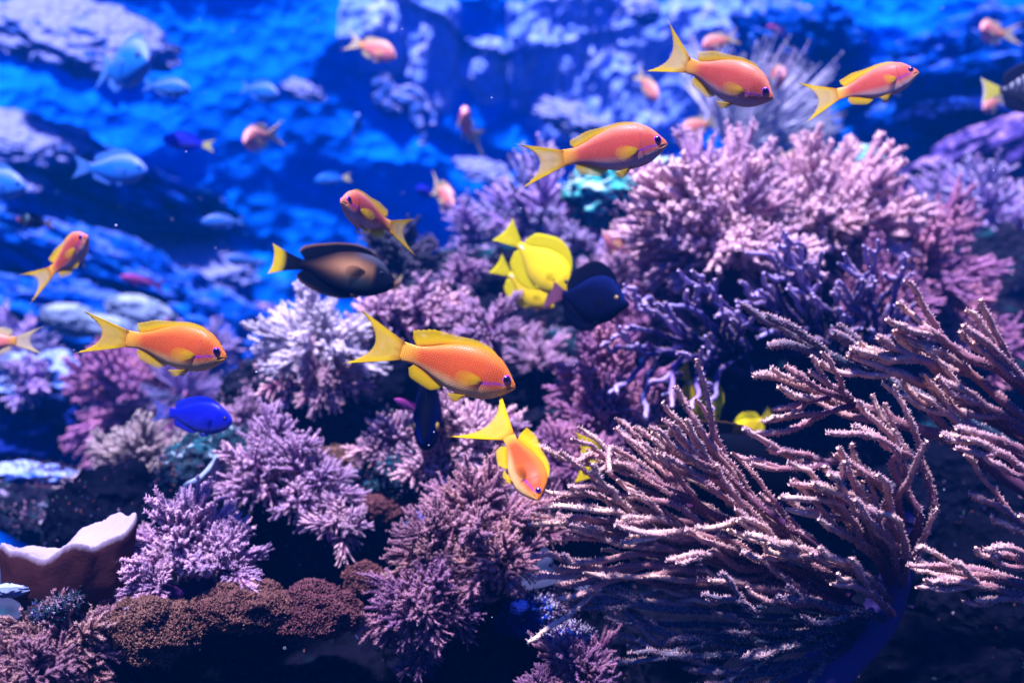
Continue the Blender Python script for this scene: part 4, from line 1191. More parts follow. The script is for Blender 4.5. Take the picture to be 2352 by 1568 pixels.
# ------------------------------------------------------------------ fuzzy turf and crusts on the rocks
def turf_mat():
    m, nd, lk = new_mat('reef_turf')
    at = N(nd, 'ShaderNodeVertexColor', layer_name='Col')
    finish(nd, lk, principled(nd, lk, at.outputs['Color'], 0.85, 0.02))
    return m
PAL = np.array([(0.26, 0.12, 0.24), (0.40, 0.24, 0.36), (0.03, 0.07, 0.09), (0.05, 0.05, 0.16), (0.16, 0.07, 0.08), (0.06, 0.03, 0.12), (0.50, 0.44, 0.58), (0.02, 0.03, 0.05)])
mb = MB()
v1, f1 = ico(1)
for o in ROCKS:
    Y = o.location.y
    if Y > 2.2 or o.name.startswith('ball'):
        continue
    me = o.data
    co = np.empty(len(me.vertices) * 3, np.float32)
    me.vertices.foreach_get('co', co)
    co = co.reshape(-1, 3) + np.array(o.location)
    nr = np.empty(len(me.vertices) * 3, np.float32)
    me.vertices.foreach_get('normal', nr)
    nr = nr.reshape(-1, 3)
    ok = np.nonzero((nr[:, 1] < 0.25) & (nr[:, 2] > -0.55) & (np.abs(co[:, 0] / co[:, 1]) < 0.58) & (np.abs(co[:, 2] / co[:, 1]) < 0.40))[0]
    if len(ok) < 20:
        continue
    dense = fbm(co[ok] * 12, 3)
    ok = ok[dense + rng.uniform(-0.3, 0.3, len(ok)) > -0.05]
    if len(ok) < 20:
        continue
    shaded = me.materials[0].name.startswith('reef_rock_painted_shade')
    n = 300 if shaded else 1300
    k = rng.choice(ok, n)
    jit = rng.normal(size=(n, 3)) * 0.004
    patch = np.clip(((fbm(co[k] * 9 + 40, 2) + 1) * 0.5 * 1.3 - 0.15) * len(PAL) + rng.uniform(-1, 1, n), 0, len(PAL) - 1).astype(int)
    c = PAL[patch] * rng.uniform(0.25, 0.75, (n, 1))
    spikes(mb, co[k] + jit - nr[k] * 0.002, unit(nr[k] + np.array([0, 0, 0.5]) + rng.normal(size=(n, 3)) * 0.5), S(9, Y) * rng.uniform(0.3, 1.3, n), S(2.4, Y), c)
    for q in rng.choice(ok, 8 if shaded else 34):
        r = S(rng.uniform(2.5, 8), Y)
        mb.add(v1 * r * np.array([1, 1, 0.7]) * (1 + 0.25 * vnoise(v1 * 2 + q)[:, None]) + co[q], None, f1, PAL[int(rng.integers(len(PAL)))] * rng.uniform(0.25, 0.7))
tag(mb.build('reef_turf', turf_mat()), 'fuzzy algae turf and tiny crusts covering the reef rocks', 'turf', kind='stuff')

# ================================================================== fish
BODY = body_mat('scaled_skin', 46, 1.0, 0.38, 0.22)
MATTE = body_mat('matte_dark_skin', 110, 0.3, 0.75, 0.02)
BODY_FINE = body_mat('fine_skin', 110, 0.3, 0.5, 0.12)
FIN = fin_mat('fin_membrane')
PUPIL = plain_mat('fish_pupil', (0.004, 0.004, 0.010), 0.12, 0.7, 0.1, 20)
IRIS_V = plain_mat('violet_iris', (0.28, 0.02, 0.50), 0.25, 0.6, 0.2, 120)
IRIS_D = plain_mat('dark_iris', (0.02, 0.02, 0.035), 0.25, 0.6, 0.2, 120)
IRIS_Y = plain_mat('amber_iris', (0.30, 0.20, 0.03), 0.25, 0.6, 0.2, 120)

def lerp(a, b, t):
    return np.asarray(a) * (1 - t)[..., None] + np.asarray(b) * t[..., None]
def C(*rgb):
    return np.array(rgb, float)

def anthias_colour(orange, back, belly, head):
    def f(s, q, sd):
        c = lerp(orange, back, smooth(0.35, 1.0, q))
        c = lerp(c, belly, smooth(-0.30, -0.85, q) * (1 - 0.6 * smooth(0.55, 0.85, s)))
        c = lerp(c, head, smooth(0.16, 0.02, s) * smooth(0.7, -0.4, q) * 0.9)
        c = lerp(c, C(0.90, 0.42, 0.03), smooth(0.80, 1.0, s))
        gl = np.exp(-((s - (0.245 - 0.03 * (q - 0.1) ** 2)) / 0.006) ** 2) * smooth(0.8, 0.5, np.abs(q))
        c = lerp(c, C(0.30, 0.05, 0.05), gl * 0.55)
        # violet line from the eye to the foot of the pectoral fin
        line = np.exp(-((q - (-0.16 - 0.9 * (s - 0.10))) / 0.055) ** 2) * smooth(0.06, 0.09, s) * smooth(0.34, 0.27, s)
        c = lerp(c, C(0.20, 0.02, 0.46), np.clip(line * 0.85, 0, 1))
        return c
    return f
def flat_colour(base, back, belly):
    def f(s, q, sd):
        c = lerp(np.broadcast_to(base, s.shape + (3,)), back, smooth(0.3, 1.0, q))
        return lerp(c, belly, smooth(-0.3, -0.9, q))
    return f
def choc_colour(s, q, sd):
    e = np.exp(-(((s - 0.47) / 0.27) ** 2 + ((q - 0.25) / 0.50) ** 2) * 1.3)
    c = lerp(np.broadcast_to(C(0.002, 0.003, 0.009), s.shape + (3,)), C(0.38, 0.19, 0.085), np.clip(e * 1.05, 0, 1))
    low = np.exp(-(((s - 0.38) / 0.16) ** 2 + ((q + 0.35) / 0.35) ** 2))
    c = lerp(c, C(0.012, 0.035, 0.04), low * 0.8)
    hd = smooth(0.24, 0.18, s)
    c = lerp(c, C(0.003, 0.005, 0.014), hd)
    rim = smooth(0.5, 0.95, q) * smooth(0.06, 0.16, s) * smooth(0.5, 0.3, s)
    c = lerp(c, C(0.06, 0.07, 0.11), rim * 0.7)
    c = lerp(c, C(0.6, 0.28, 0.12), smooth(0.025, 0.0, s) * 0.8)
    return c
def striped_colour(s, q, sd):
    k = 0.5 + 0.5 * np.sin(s * 62 + 2.0 * q)
    c = lerp(np.broadcast_to(C(0.008, 0.010, 0.03), s.shape + (3,)), C(0.42, 0.44, 0.55), smooth(0.72, 0.95, k) * smooth(-0.2, 0.4, q))
    return c
def clown_colour(s, q, sd):
    c = np.broadcast_to(C(0.008, 0.010, 0.04), s.shape + (3,)).copy()
    bar = np.exp(-((s - 0.30 - 0.05 * q) / 0.035) ** 2)
    c = lerp(c, C(0.25, 0.55, 0.62), np.clip(bar, 0, 1))
    return lerp(c, C(0.45, 0.08, 0.12), smooth(0.10, 0.0, s))

ANT_TOP = [(0, -0.018), (0.012, 0.006), (0.04, 0.038), (0.10, 0.096), (0.18, 0.155), (0.28, 0.186), (0.40, 0.195), (0.52, 0.180), (0.66, 0.140), (0.80, 0.093), (0.90, 0.076), (1.0, 0.082)]
ANT_BOT = [(0, -0.030), (0.012, -0.046), (0.04, -0.068), (0.10, -0.104), (0.18, -0.146), (0.28, -0.172), (0.40, -0.180), (0.52, -0.168), (0.66, -0.128), (0.80, -0.086), (0.90, -0.072), (1.0, -0.078)]
ANT_W = [(0, 0.006), (0.012, 0.020), (0.04, 0.036), (0.10, 0.060), (0.20, 0.086), (0.32, 0.094), (0.45, 0.088), (0.60, 0.066), (0.80, 0.034), (0.92, 0.020), (1.0, 0.012)]
TANG_TOP = [(0, 0.010), (0.012, 0.026), (0.05, 0.050), (0.11, 0.105), (0.18, 0.185), (0.28, 0.255), (0.42, 0.280), (0.58, 0.250), (0.74, 0.165), (0.87, 0.080), (0.94, 0.055), (1.0, 0.058)]
TANG_BOT = [(0, -0.014), (0.012, -0.030), (0.05, -0.052), (0.11, -0.105), (0.18, -0.170), (0.28, -0.235), (0.42, -0.265), (0.58, -0.240), (0.74, -0.160), (0.87, -0.078), (0.94, -0.055), (1.0, -0.058)]
TANG_W = [(0, 0.006), (0.012, 0.018), (0.05, 0.030), (0.12, 0.052), (0.22, 0.074), (0.36, 0.080), (0.52, 0.066), (0.72, 0.040), (0.88, 0.022), (1.0, 0.012)]
SURG_TOP = [(0, -0.02), (0.012, 0.004), (0.05, 0.040), (0.11, 0.100), (0.18, 0.160), (0.28, 0.200), (0.42, 0.210), (0.58, 0.190), (0.76, 0.125), (0.88, 0.070), (0.95, 0.050), (1.0, 0.055)]
SURG_BOT = [(0, -0.05), (0.012, -0.070), (0.05, -0.092), (0.11, -0.130), (0.18, -0.165), (0.28, -0.195), (0.42, -0.205), (0.58, -0.185), (0.76, -0.125), (0.88, -0.070), (0.95, -0.050), (1.0, -0.055)]
DAM_TOP = [(0, 0.0), (0.012, 0.030), (0.05, 0.072), (0.12, 0.128), (0.22, 0.180), (0.35, 0.205), (0.50, 0.195), (0.66, 0.150), (0.82, 0.092), (0.92, 0.066), (1.0, 0.066)]
DAM_BOT = [(0, -0.012), (0.012, -0.038), (0.05, -0.076), (0.12, -0.125), (0.22, -0.170), (0.35, -0.195), (0.50, -0.185), (0.66, -0.142), (0.82, -0.088), (0.92, -0.064), (1.0, -0.064)]

ANT_TOP = [(a, b * (1 + 0.13 * min(1, a / 0.1) * (1 - max(0, a - 0.7) / 0.3))) for a, b in ANT_TOP]
ANT_BOT = [(a, b * (1 + 0.15 * min(1, a / 0.1) * (1 - max(0, a - 0.7) / 0.3))) for a, b in ANT_BOT]
ANT_FINS = dict(tail=('lyre', 0.24, 0.47, 0.25, 0.080), dorsal=(0.20, 0.88, [(0, 0.012), (0.15, 0.045), (0.5, 0.062), (0.78, 0.115), (0.93, 0.115), (1, 0.06)], 0.75),
                anal=(0.58, 0.86, [(0, 0.03), (0.25, 0.10), (0.7, 0.105), (1, 0.05)], 0.7), pect=(0.27, -0.045, 0.23, 16), pelv=(0.33, 0.20))
TANG_FINS = dict(tail=('fan', 0.26, 0.30, 0.21, 0.058), dorsal=(0.20, 0.93, [(0, 0.03), (0.2, 0.12), (0.55, 0.19), (0.85, 0.19), (1, 0.07)], 0.35),
                 anal=(0.36, 0.93, [(0, 0.03), (0.3, 0.13), (0.8, 0.18), (1, 0.07)], 0.35), pect=(0.27, -0.02, 0.15, 8), pelv=(0.30, 0.12))
SURG_FINS = dict(tail=('square', 0.27, 0.31, 0.155, 0.055), dorsal=(0.20, 0.94, [(0, 0.02), (0.2, 0.075), (0.6, 0.095), (0.9, 0.12), (1, 0.09)], 0.75),
                 anal=(0.36, 0.94, [(0, 0.02), (0.3, 0.08), (0.85, 0.11), (1, 0.08)], 0.75), pect=(0.30, 0.03, 0.19, 14), pelv=(0.30, 0.12))
DAM_FINS = dict(tail=('fork', 0.20, 0.30, 0.17, 0.064), dorsal=(0.22, 0.90, [(0, 0.02), (0.25, 0.075), (0.7, 0.095), (0.9, 0.09), (1, 0.03)], 0.6),
                anal=(0.52, 0.90, [(0, 0.02), (0.3, 0.08), (0.8, 0.085), (1, 0.03)], 0.7), pect=(0.27, -0.02, 0.18, 35), pelv=(0.31, 0.15))

def fin_yellow(edge=(1.0, 0.70, 0.003), mid=(0.95, 0.66, 0.06), root=(0.95, 0.40, 0.02), amid=0.75):
    def tail(u, v):
        o = np.abs(u)
        c = lerp(lerp(C(*mid), C(*edge), smooth(0.45, 0.9, o)), C(*root), smooth(0.35, 0.0, v))
        a = np.clip(amid + smooth(0.45, 0.85, o) * (1 - amid) + smooth(0.5, 0.0, v), 0, 1) * (1 - 0.35 * smooth(0.85, 1.0, v))
        return np.concatenate([c, a[..., None]], -1)
    def other(u, v):
        c = lerp(np.broadcast_to(C(*root), u.shape + (3,)), C(*edge), smooth(0.0, 0.5, v))
        a = 1 - 0.60 * smooth(0.15, 1.0, v)
        return np.concatenate([c, a[..., None]], -1)
    return tail, other
def fin_plain(rgb, edge=None, a=0.9, band=None):
    def f(u, v):
        c = np.broadcast_to(C(*rgb), u.shape + (3,)).copy()
        if edge is not None:
            c = lerp(c, C(*edge), smooth(0.90, 0.97, v))
        if band is not None:
            c = lerp(c, C(*band), smooth(0.55, 0.68, v))
        return np.concatenate([c, np.full(u.shape + (1,), a)], -1)
    return f, f

KINDS = {}
def kind(name, top, bot, wid, fins, colour, fcol, eye=(0.088, 0.34, 0.036, 'V'), mat=None, fcol_tail=None):
    KINDS[name] = dict(top=hermite(top), bot=hermite(bot), wid=hermite(wid), fins=fins, colour=colour, fcol=fcol, eye=eye, mat=mat or BODY, ftail=fcol_tail)
kind('anthias', ANT_TOP, ANT_BOT, ANT_W, ANT_FINS, anthias_colour(C(0.58, 0.088, 0.010), C(0.82, 0.24, 0.022), C(0.74, 0.46, 0.15), C(0.92, 0.42, 0.06)), fin_yellow())
kind('anthias_rose', ANT_TOP, ANT_BOT, ANT_W, ANT_FINS, anthias_colour(C(0.56, 0.075, 0.038), C(0.82, 0.26, 0.13), C(0.60, 0.40, 0.34), C(0.85, 0.36, 0.15)), fin_yellow(mid=(0.92, 0.68, 0.20)))
kind('anthias_pink', ANT_TOP, ANT_BOT, ANT_W, ANT_FINS, anthias_colour(C(1.0, 0.26, 0.18), C(1.0, 0.50, 0.36), C(1.0, 0.30, 0.36), C(1.0, 0.40, 0.30)), fin_yellow((0.95, 0.78, 0.35), (0.9, 0.75, 0.45), (0.95, 0.6, 0.35), 0.7))
kind('yellow_tang', TANG_TOP, TANG_BOT, TANG_W, TANG_FINS, flat_colour(C(0.74, 0.54, 0.001), C(0.88, 0.70, 0.001), C(0.46, 0.36, 0.015)), fin_plain((0.88, 0.78, 0.005), a=0.95), (0.155, 0.40, 0.026, 'D'), BODY_FINE)
kind('choc', SURG_TOP, SURG_BOT, TANG_W, SURG_FINS, choc_colour, fin_plain((0.0015, 0.003, 0.009), edge=(0.22, 0.11, 0.05), a=1.0), (0.150, 0.38, 0.022, 'D'), MATTE, fin_plain((0.0015, 0.003, 0.009), a=1.0, band=(0.95, 0.72, 0.005))[0])
kind('navy_tang', TANG_TOP, TANG_BOT, TANG_W, TANG_FINS, flat_colour(C(0.002, 0.003, 0.022), C(0.003, 0.008, 0.06), C(0.001, 0.0015, 0.008)), fin_plain((0.0015, 0.0025, 0.018), a=1.0), (0.150, 0.36, 0.024, 'Y'), MATTE, fin_plain((0.20, 0.07, 0.13), a=1.0)[0])
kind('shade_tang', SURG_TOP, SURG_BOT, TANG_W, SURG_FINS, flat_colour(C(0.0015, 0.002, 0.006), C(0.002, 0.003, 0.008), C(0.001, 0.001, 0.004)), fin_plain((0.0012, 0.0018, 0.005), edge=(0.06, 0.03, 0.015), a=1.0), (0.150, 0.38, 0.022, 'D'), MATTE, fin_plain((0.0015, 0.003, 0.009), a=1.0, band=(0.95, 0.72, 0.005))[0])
kind('blue_damsel', [(a, b * 1.14) for a, b in DAM_TOP], [(a, b * 1.14) for a, b in DAM_BOT], TANG_W, DAM_FINS, flat_colour(C(0.002, 0.007, 0.42), C(0.002, 0.012, 0.52), C(0.002, 0.02, 0.36)), fin_plain((0.01, 0.03, 0.6), a=0.85), (0.105, 0.30, 0.026, 'D'), BODY, fin_plain((0.10, 0.14, 0.62), a=0.55)[0])
kind('chromis', DAM_TOP, DAM_BOT, ANT_W, DAM_FINS, flat_colour(C(0.012, 0.17, 0.66), C(0.20, 0.30, 0.74), C(0.02, 0.20, 0.6)), fin_plain((0.10, 0.32, 0.85), a=0.6), (0.095, 0.30, 0.028, 'D'))
kind('royal', DAM_TOP, DAM_BOT, ANT_W, DAM_FINS, flat_colour(C(0.004, 0.012, 0.60), C(0.002, 0.01, 0.65), C(0.006, 0.04, 0.6)), fin_plain((0.004, 0.01, 0.6), a=0.9), (0.095, 0.30, 0.028, 'D'), None, fin_plain((0.95, 0.92, 0.30), a=1.0)[0])
kind('azure', DAM_TOP, DAM_BOT, ANT_W, DAM_FINS, flat_colour(C(0.01, 0.20, 0.80), C(0.01, 0.14, 0.75), C(0.01, 0.24, 0.8)), fin_plain((0.01, 0.16, 0.75), a=0.9), (0.095, 0.30, 0.028, 'D'), None, fin_plain((0.95, 0.88, 0.40), a=1.0)[0])
kind('clown', DAM_TOP, DAM_BOT, ANT_W, DAM_FINS, clown_colour, fin_plain((0.01, 0.012, 0.05), a=1.0), (0.095, 0.30, 0.028, 'D'), None, fin_plain((0.9, 0.55, 0.30), a=1.0)[0])
kind('butterfly', TANG_TOP, TANG_BOT, TANG_W, TANG_FINS, striped_colour, fin_plain((0.010, 0.012, 0.035), a=1.0), (0.150, 0.36, 0.024, 'D'), None, fin_plain((0.85, 0.78, 0.10), edge=(0.7, 0.72, 0.85), a=1.0)[0])
kind('wrasse', [(a, b * 0.62) for a, b in ANT_TOP], [(a, b * 0.62) for a, b in ANT_BOT], ANT_W, ANT_FINS, flat_colour(C(0.42, 0.05, 0.32), C(0.5, 0.08, 0.36), C(0.2, 0.03, 0.3)), fin_plain((0.3, 0.04, 0.3), a=0.6), (0.08, 0.3, 0.02, 'D'))
kind('cleaner', [(a, b * 0.9) for a, b in DAM_TOP], [(a, b * 0.9) for a, b in DAM_BOT], [(a, b * 0.95) for a, b in ANT_W], DAM_FINS, flat_colour(C(0.001, 0.004, 0.075), C(0.0006, 0.001, 0.005), C(0.004, 0.006, 0.03)), fin_plain((0.005, 0.008, 0.05), a=1.0), (0.16, 0.20, 0.030, 'Y'), MATTE)

def fin_sheet(root, name, base, tips, nrm, col, thick, curl=0.0, nv=7, mid=None):
    """a fin as a thin solid sheet of rays from base line to tip line"""
    n = len(base)
    v = np.linspace(0, 1, nv)
    u = np.linspace(-1, 1, n)
    bp, tp = base[:, None, :], tips[:, None, :]
    V = v[None, :, None]
    if mid is None:
        p = bp * (1 - V) + tp * V
    else:
        mp = mid[:, None, :]
        p = bp * (1 - V) ** 2 + 2 * mp * V * (1 - V) + tp * V * V
    nr = np.asarray(nrm, float)
    nr = np.broadcast_to(nr, base.shape)[:, None, :]
    p = p + nr * (curl * V * V)
    ray = np.where(np.arange(n) % 2 == 0, 1.0, 0.45)[:, None]
    t = thick * (1.0 - 0.8 * v)[None, :] * ray + thick * 0.06
    A = p + nr * t[..., None]
    B = p - nr * t[..., None]
    U, VV = np.meshgrid(u, v, indexing='ij')
    c = col(U, VV).reshape(-1, 4)
    uv = np.stack([(U.ravel() + 1) * 0.5 * n / 12.0, VV.ravel()], 1)
    i, j = np.meshgrid(np.arange(n - 1), np.arange(nv - 1), indexing='ij')
    f = np.stack([i * nv + j, (i + 1) * nv + j, (i + 1) * nv + j + 1, i * nv + j + 1], -1).reshape(-1, 4)
    k = n * nv
    loop = [a * nv for a in range(n)] + [(n - 1) * nv + b for b in range(1, nv)] + [a * nv + nv - 1 for a in range(n - 2, -1, -1)] + [b for b in range(nv - 2, 0, -1)]
    side = np.array([(loop[q], loop[(q + 1) % len(loop)], loop[(q + 1) % len(loop)] + k, loop[q] + k) for q in range(len(loop))])
    return np.vstack([A.reshape(-1, 3), B.reshape(-1, 3)]), np.vstack([f, f[:, ::-1] + k, side[:, ::-1]]), np.vstack([c, c]), np.vstack([uv, uv])

def fish(kd, nose, tail, Y0, Y1, label, cat='fish', group=None, bend=0.0, roll=0.0, hi=False, name=None, pect=None, spread=1.0, tailcurl=0.0, up_dir=None, tail_pitch=0.0, raise_fin=1.0, tail_len=1.0):
    K = KINDS[kd]
    a, b = P(*nose, Y0), P(*tail, Y1)
    L = float(np.linalg.norm(a - b))
    fw = unit(a - b)
    upv = np.array([0, 0, 1.0])
    if abs(fw[2]) > 0.93:
        upv = np.array([0, -1.0, 0.15])
    if up_dir is not None:
        upv = np.array(up_dir, float)
    lf = unit(np.cross(upv, fw))
    up = np.cross(fw, lf)
    cr, sr = math.cos(math.radians(roll)), math.sin(math.radians(roll))
    lf, up = lf * cr + up * sr, up * cr - lf * sr
    M = Matrix(((fw[0], lf[0], up[0], (a[0] + b[0]) / 2), (fw[1], lf[1], up[1], (a[1] + b[1]) / 2), (fw[2], lf[2], up[2], (a[2] + b[2]) / 2), (0, 0, 0, 1)))
    root = bpy.data.objects.new(name or 'fish', None)
    root.empty_display_size = 0.02
    COL.objects.link(root)
    root.matrix_world = M
    tag(root, label, cat, group)
    def place(p):
        p = np.asarray(p, float).copy()
        s = 0.5 - p[..., 0]
        p[..., 1] = p[..., 1] + bend * np.clip(s - 0.25, 0, 2) ** 2
        return p * L
    def put(nm, v, f4, c, uv, mat, f3=None, parent=None, shade=True):
        mb = MB()
        mb.add(place(v), f4, f3, c, uv)
        return mb.build(nm, mat, parent or root, shade)
    # body
    ns, nt = (110, 64) if hi else (40, 24)
    s = np.linspace(0.0, 1.0, ns) ** 1.5
    th = np.linspace(0, 2 * math.pi, nt, endpoint=False)
    Sg, T = np.meshgrid(s, th, indexing='ij')
    zt, zb, w = K['top'](s)[:, None], K['bot'](s)[:, None], K['wid'](s)[:, None]
    q = np.sin(T)
    cz = (zt + zb) / 2 + (zt - zb) / 2 * q
    cyv = np.cos(T)
    yy = w * np.sign(cyv) * np.abs(cyv) ** 0.92
    if hi:   # gill cover edge and mouth slit
        gill = 0.24 - 0.03 * (q - 0.1) ** 2
        yy = yy * (1 + 0.045 * smooth(gill - 0.07, gill, Sg) * smooth(gill + 0.004, gill - 0.002, Sg) * smooth(0.95, 0.6, np.abs(q)))
        mouth = np.exp(-((q - (-0.28 - 2.0 * Sg)) / 0.10) ** 2) * smooth(0.075, 0.05, Sg)
        yy = yy * (1 - 0.45 * mouth)
    X = 0.5 - Sg
    v = np.stack([X + 0 * T, yy, cz], -1).reshape(-1, 3)
    i, j = np.meshgrid(np.arange(ns - 1), np.arange(nt), indexing='ij')
    j2 = (j + 1) % nt
    f4 = np.stack([i * nt + j, i * nt + j2, (i + 1) * nt + j2, (i + 1) * nt + j], -1).reshape(-1, 4)
    col = K['colour'](Sg, q, cyv).reshape(-1, 3)
    if hi:
        mk = mouth.reshape(-1)
        col = col * (1 - 0.6 * mk[:, None])
    uv = np.stack([Sg.ravel(), (cz * 1.0).ravel()], 1)
    nose_v = np.array([[0.502, 0, (zt[0, 0] + zb[0, 0]) / 2]])
    tail_v = np.array([[-0.5, 0, 0]])
    k = ns * nt
    r = np.arange(nt)
    f3 = np.vstack([np.stack([np.full(nt, k), (r + 1) % nt, r], 1), np.stack([np.full(nt, k + 1), (ns - 1) * nt + r, (ns - 1) * nt + (r + 1) % nt], 1)])
    put('body', np.vstack([v, nose_v, tail_v]), f4, np.vstack([col, col[:1], col[-1:]]), np.vstack([uv, uv[:1], uv[-1:]]), K['mat'], f3)
    F = K['fins']
    tcol = K['ftail'] or K['fcol'][0]
    ocol = K['fcol'][1]
    # tail fin
    ty, lc, lt, H, hp = F['tail']
    lc, lt, H = lc * tail_len, lt * tail_len, H * tail_len
    n = 33 if hi else 17
    u = np.linspace(-1, 1, n)
    au = np.abs(u)
    base = np.stack([np.full(n, -0.485), 0 * u, u * hp * 0.92], 1)
    if ty == 'lyre':
        ln = lc + (lt - lc) * au ** 2.6
        zz = np.sign(u) * H * spread * (0.25 * au + 0.75 * au ** 1.5)
        mid = np.stack([-0.5 - ln * 0.42, 0 * u, u * hp + (zz - u * hp) * 0.42], 1)
    elif ty == 'fork':
        ln = lc + (lt - lc) * au ** 1.6
        zz = np.sign(u) * H * spread * au
        mid = np.stack([-0.5 - ln * 0.5, 0 * u, (u * hp + zz) * 0.5], 1)
    elif ty == 'fan':
        ln = lc + (lt - lc) * au ** 1.5
        zz = u * H * spread
        mid = np.stack([-0.5 - ln * 0.5, 0 * u, u * hp + (zz - u * hp) * 0.42], 1)
    else:
        ln = lc + (lt - lc) * au ** 3
        zz = u * H * spread * (0.8 + 0.2 * au ** 2)
        mid = np.stack([-0.5 - ln * 0.5, 0 * u, u * hp + (zz - u * hp) * 0.35], 1)
    ln = ln * (1 + 0.015 * np.where(np.arange(n) % 2 == 0, 1, -1))
    tips = np.stack([-0.5 - ln, 0 * u, zz], 1)
    tpa = math.radians(tail_pitch)
    def swing(p):
        d = p - np.array([-0.47, 0, 0])
        return np.array([-0.47, 0, 0]) + np.stack([d[:, 0] * math.cos(tpa) - d[:, 2] * math.sin(tpa), d[:, 1], d[:, 0] * math.sin(tpa) + d[:, 2] * math.cos(tpa)], 1)
    tips, mid = swing(tips), swing(mid)
    vv, ff, cc, uu = fin_sheet(root, 'tail_fin', base, tips, (0, 1, 0), tcol, 0.011, tailcurl, 9 if hi else 6, mid)
    put('tail_fin', vv, ff, cc, uu, FIN)
    # dorsal and anal fins
    for nm, key, sg in (('dorsal_fin', 'dorsal', 1), ('anal_fin', 'anal', -1)):
        s0, s1, prof, sweep = F[key]
        n = 37 if hi else 17
        uu_ = np.linspace(0, 1, n)
        ss = s0 + (s1 - s0) * uu_
        h = (raise_fin if sg > 0 else 0.5 + 0.5 * raise_fin) * hermite(prof)(uu_) * (1 + 0.03 * np.where(np.arange(n) % 2 == 0, 1, -1))
        zb_ = (K['top'](ss) if sg > 0 else K['bot'](ss)) - sg * 0.012
        base = np.stack([0.5 - ss, 0 * ss, zb_], 1)
        tips = base + np.stack([-h * sweep * (0.4 + 0.9 * uu_), 0 * h, sg * h], 1)
        vv, ff, cc, u2 = fin_sheet(root, nm, base, tips, (0, 1, 0), ocol, 0.008, 0.0, 6)
        put(nm, vv, ff, cc, u2, FIN)
    # paired fins
    ps, pz, pl, ang = F['pect']
    if pect is not None:
        ang = pect
    for sd in (-1, 1):
        n = 15 if hi else 9
        uu_ = np.linspace(-1, 1, n)
        wy = float(K['wid'](ps)) * math.sqrt(max(0.05, 1 - (pz / 0.17) ** 2))
        root_p = np.array([0.5 - ps, sd * wy * 0.96, pz])
        base = root_p + np.stack([-0.012 * np.abs(uu_), 0 * uu_, uu_ * 0.018], 1)
        fan = np.radians(24) * uu_ - np.radians(4)
        ln = pl * (1 - 0.55 * uu_ ** 2)
        ao = math.radians(ang)
        out = np.array([-math.cos(ao), sd * math.sin(ao), 0])
        tips = base + ln[:, None] * (np.cos(fan)[:, None] * out + np.sin(fan)[:, None] * np.array([0, 0, 1.0]))
        nr = np.array([sd * math.sin(ao), math.cos(ao), 0])
        pc = (lambda U, V: np.concatenate([ocol(U, 0.3 + 0.7 * V)[..., :3], (ocol(U, V)[..., 3:] * (0.70 - 0.45 * V[..., None]))], -1))
        vv, ff, cc, u2 = fin_sheet(root, 'pectoral_fin', base, tips, nr, pc, 0.006, 0.0, 6)
        put('pectoral_fin', vv, ff, cc, u2, FIN)
        ps2, pl2 = F['pelv']
        n = 9
        uu_ = np.linspace(-1, 1, n)
        root_p = np.array([0.5 - ps2, sd * 0.030, float(K['bot'](ps2)) * 0.93])
        base = root_p + np.stack([-0.02 * (uu_ + 1), 0 * uu_, 0 * uu_], 1)
        fan = np.radians(-28) + np.radians(20) * -uu_
        ln = pl2 * (1 - 0.45 * (uu_ * 0.5 + 0.5))
        tips = base + ln[:, None] * np.stack([-np.cos(fan), sd * 0.22 + 0 * fan, np.sin(fan)], 1)
        vv, ff, cc, u2 = fin_sheet(root, 'pelvic_fin', base, tips, unit([0.1, 1, -0.2 * sd]), ocol, 0.007, 0.0, 5)
        put('pelvic_fin', vv, ff, cc, u2, FIN)
        # eye
        es, eq, er, ek = K['eye']
        zt_, zb_, w_ = float(K['top'](es)), float(K['bot'](es)), float(K['wid'](es))
        ez = (zt_ + zb_) / 2 + (zt_ - zb_) / 2 * eq
        ey = w_ * math.sqrt(1 - eq * eq) * 0.93
        iv, jf = ico(3 if hi else 2)
        nrm = unit([0.25, sd, 0.12])
        ax = np.array([0.5 - es, sd * ey, ez])
        flat = iv - (iv @ nrm)[:, None] * nrm[None, :] * 0.45
        eye = put('eye', ax + flat * er, None, np.ones((len(iv), 3)), None, {'V': IRIS_V, 'D': IRIS_D, 'Y': IRIS_Y}[ek], jf)
        put('pupil', ax + nrm * er * 0.24 + flat * er * (0.80 if ek != 'Y' else 0.6), None, np.ones((len(iv), 3)), None, PUPIL, jf, eye)
    if kd == 'yellow_tang':
        for sd in (-1, 1):
            iv, jf = ico(2)
            put('tail_spine', np.array([-0.42, sd * 0.020, 0]) + iv * np.array([0.045, 0.006, 0.012]), None, np.ones((len(iv), 3)), None, plain_mat('white_spine', (0.85, 0.85, 0.85), 0.4), jf)
    return root

AG = 'orange anthias swimming over the reef'
def anth(*a, **k):
    return fish(*a, cat='fish', group=AG, name='anthias', **k)
anth('anthias', (1186, 885), (922, 806), 0.92, 0.93, 'main orange fish with yellow tail and violet eye in the middle of the picture', hi=True, bend=0.03, raise_fin=1.05)
anth('anthias', (522, 816), (300, 778), 0.97, 0.99, 'orange fish with long yellow tail at the left above the magenta sea fan', hi=True, bend=-0.10, raise_fin=0.75, spread=0.85)
anth('anthias_rose', (1533, 325), (1292, 362), 0.99, 1.01, 'rosy orange fish above the turquoise rock in the upper middle', hi=True, bend=0.12, raise_fin=0.7, roll=5, spread=0.9)
anth('anthias_rose', (1778, 222), (1572, 150), 0.99, 1.03, 'rosy orange fish with arched back and head down at the top right', hi=True, bend=0.16, roll=12, raise_fin=0.8, spread=1.15, tail_pitch=-8)
anth('anthias_rose', (2110, 162), (1925, 222), 1.02, 1.05, 'rosy orange fish heading up to the right over open blue water', hi=True, bend=-0.14, roll=-8, raise_fin=0.9, spread=1.2, pect=45)
